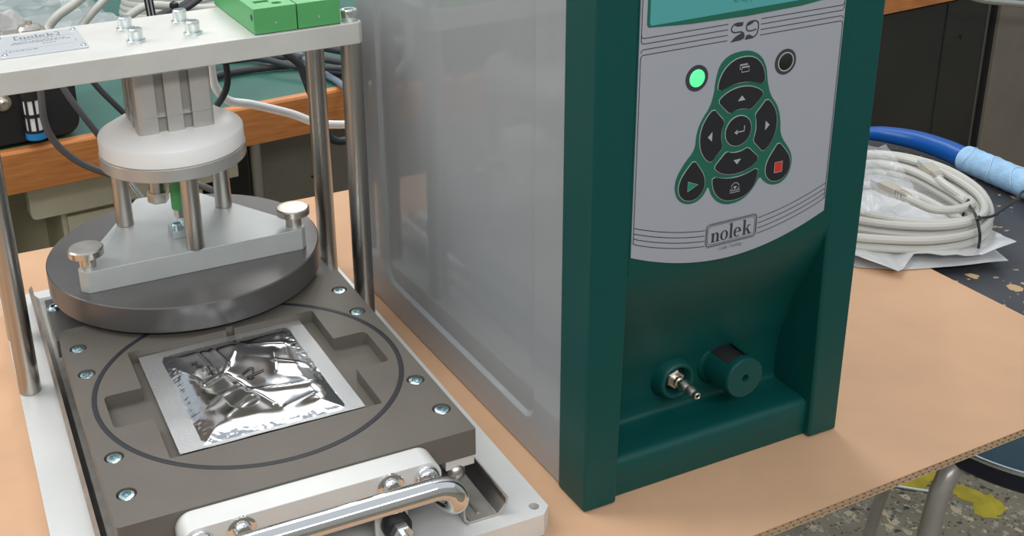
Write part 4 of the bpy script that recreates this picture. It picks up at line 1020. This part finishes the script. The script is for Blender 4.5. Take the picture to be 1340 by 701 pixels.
cable('black_cable', [(.40, 1.45, .008), (.452, 1.391, .016), (.499, 1.340, .026), (.548, 1.263, .022), (.612, 1.195, .026), (.68, 1.17, .009)], .0060, 'dark_cable', 'black cable crossing over the thick one on the green bench', 'cable')
cable('black_cable', [(.43, 1.46, .008), (.517, 1.406, .010), (.595, 1.358, .010), (.646, 1.284, .010), (.669, 1.23, .010), (.74, 1.22, .01)], .0065, 'rubber', 'black cable furthest back in the tangle, seen between the posts', 'cable')
cable('black_cable', [(.42, 1.55, .012), (.50, 1.50, .012), (.60, 1.43, .020), (.70, 1.30, .014), (.78, 1.25, .01)], .0085, 'dark_cable', 'thick black cable passing behind both right posts', 'cable')
cable('black_hose', [(.435, 1.0, .145), (.450, 1.0, .124), (.470, 1.0, .104), (.477, 1.0, .082), (.484, 1.0, .058), (.50, 1.02, .02), (.506, 1.03, -.06), (.500, 1.03, -.30)], .0065, 'rubber', 'dark hose dropping behind the back right steel post', 'hose')
cable('black_hose', [(.462, .9, .10), (.470, .9, .05), (.473, .9, .029), (.478, .9, .012), (.490, .9, .002), (.505, .9, .0), (.528, .9, .006), (.55, .9, .06), (.56, .9, .16)], .0062, 'rubber', 'dark hose drooping in a U between the two right posts', 'hose')
cable('blue_grey_cable', [(.60, 1.45, .009), (.593, 1.376, .008), (.592, 1.239, .008), (.595, 1.187, .008), (.593, 1.130, .009), (.590, 1.095, .006), (.588, 1.085, -.04), (.588, 1.085, -.2)], .0062, 'bluegrey_cable', 'blue-grey cable running over the bench edge between the posts', 'cable')
cable('silver_tube', [(.105, .5, .165), (.113, .5, .145), (.117, .5, .137), (.121, .5, .129), (.127, .50, .118)], .0030, 'zinc', 'short silver tube behind the left standoff', 'tube')

# on the bench behind the bridge plate: bag and cables
def zb2(u, v, s):
    e = min(1, min(u, 1 - u, v, 1 - v) / .2)
    if s < 0: return .002
    return .004 + e * .055 + fold(u, v, 12.3, .05, 3.2) * e
tag(crumple(MB(), (.16, 1.86), .34, .42, .1, zb2, 70, 70, 12).build('clear_bag', 'clear_bag'), 'large clear crumpled plastic bag at the upper left on the rear bench', 'plastic bag')
bx_ = thing('grey_instrument', 'dark grey flat box lying inside the clear crumpled bag', 'box', (.10, 1.93, .003), .2)
MB().box(-.11, .03, -.12, .09, 0, .030).build('body', 'brown_cabinet', bx_, bevel=.004)
MB().box(-.09, .01, -.08, .05, .030, .032).build('lid', 'brown_cabinet', bx_, bevel=.002)
cable('grey_cable', [(.118, 1.30, .10), (.124, 1.35, .128), (.145, 1.35, .152), (.173, 1.35, .168), (.20, 1.36, .183), (.24, 1.40, .20)], .0082, 'grey_cable', 'light grey cable rising leftmost behind the bridge plate', 'cable')
cable('grey_cable', [(.175, 1.32, .10), (.183, 1.35, .126), (.204, 1.35, .149), (.226, 1.35, .168), (.26, 1.37, .195)], .0072, 'grey_cable', 'light grey cable rising between the leftmost cable and the coil', 'cable')
cable('grey_cable', [(.222, 1.33, .09), (.240, 1.35, .114), (.277, 1.35, .141), (.312, 1.35, .150), (.381, 1.35, .136), (.424, 1.35, .131), (.50, 1.36, .13)], .0078, 'grey_cable', 'light grey cable arching in front of the coil behind the bridge plate', 'cable')
cl = MB(); P_ = []
for k in range(5):
    for i in range(20):
        a = 2 * PI * i / 20; P_.append((.475 + (.128 - .004 * k) * math.cos(a) , 1.93 + (.095 - .003 * k) * math.sin(a), .012 + .013 * k))
cl.tube(P_, .0085, n=10, res=3)
tag(cl.build('cable_coil', 'grey_cable'), 'coil of light grey cable lying on the rear bench', 'cable')
blc = thing('striped_cable', 'upright black ribbon cable standing behind the bridge plate bolts', 'cable', (.283, 1.2, .15))
for k in range(5):
    MB().tube([(-.0065 + .0030 * k + .006, 0, -.10), (-.0065 + .0030 * k, 0, 0), (-.0065 + .0030 * k - .004, 0, .06), (-.0065 + .0030 * k - .006, 0, .12)], .0017, n=8).build('strand', 'symbol' if k in (1, 3) else 'black', blc)
cable('black_cable', [(.25, 1.2, .14), (.297, 1.2, .164), (.330, 1.2, .173), (.367, 1.2, .192), (.40, 1.2, .22)], .0072, 'dark_cable', 'thick black cable slanting up behind the right cylinder bolts', 'cable')
cable('black_cable', [(.275, 1.19, .14), (.315, 1.19, .164), (.348, 1.19, .178), (.378, 1.19, .198), (.41, 1.19, .23)], .0060, 'dark_cable', 'thinner black cable slanting up beside the green terminal block', 'cable')
tie2 = MB().lathe([(0, -.008), (.007, -.004), (.008, 0), (.007, .004), (0, .008)], (.318, 1.185, .182), n=16).build('cable_clip', 'black'); tag(tie2, 'small round black clip on the slanting black cables', 'clip')
sh = MB().box(-.060, .046, ty1 + .0002, ty1 + .036, TZ - .012, TZ - .004).build('rear_shelf', 'nickel', fx, bevel=.0006)
for x in (-.008, .030):
    MB().lathe([(0, 0), (.0115, 0), (.0122, .0035), (.0100, .0065), (.0035, .0075), (.0030, .0110), (0, .0115)], (x, ty1 + .018, TZ - .004), n=28).build('shelf_stud', 'nickel', sh)
an = thing('thin_black_rod', 'thin upright black rod rising behind the corner bolt of the bridge', 'rod', (.318, .475, 0))
MB().cyl((0, 0, .0004), (0, 0, .43), .0035, n=10).build('rod', 'black', an)
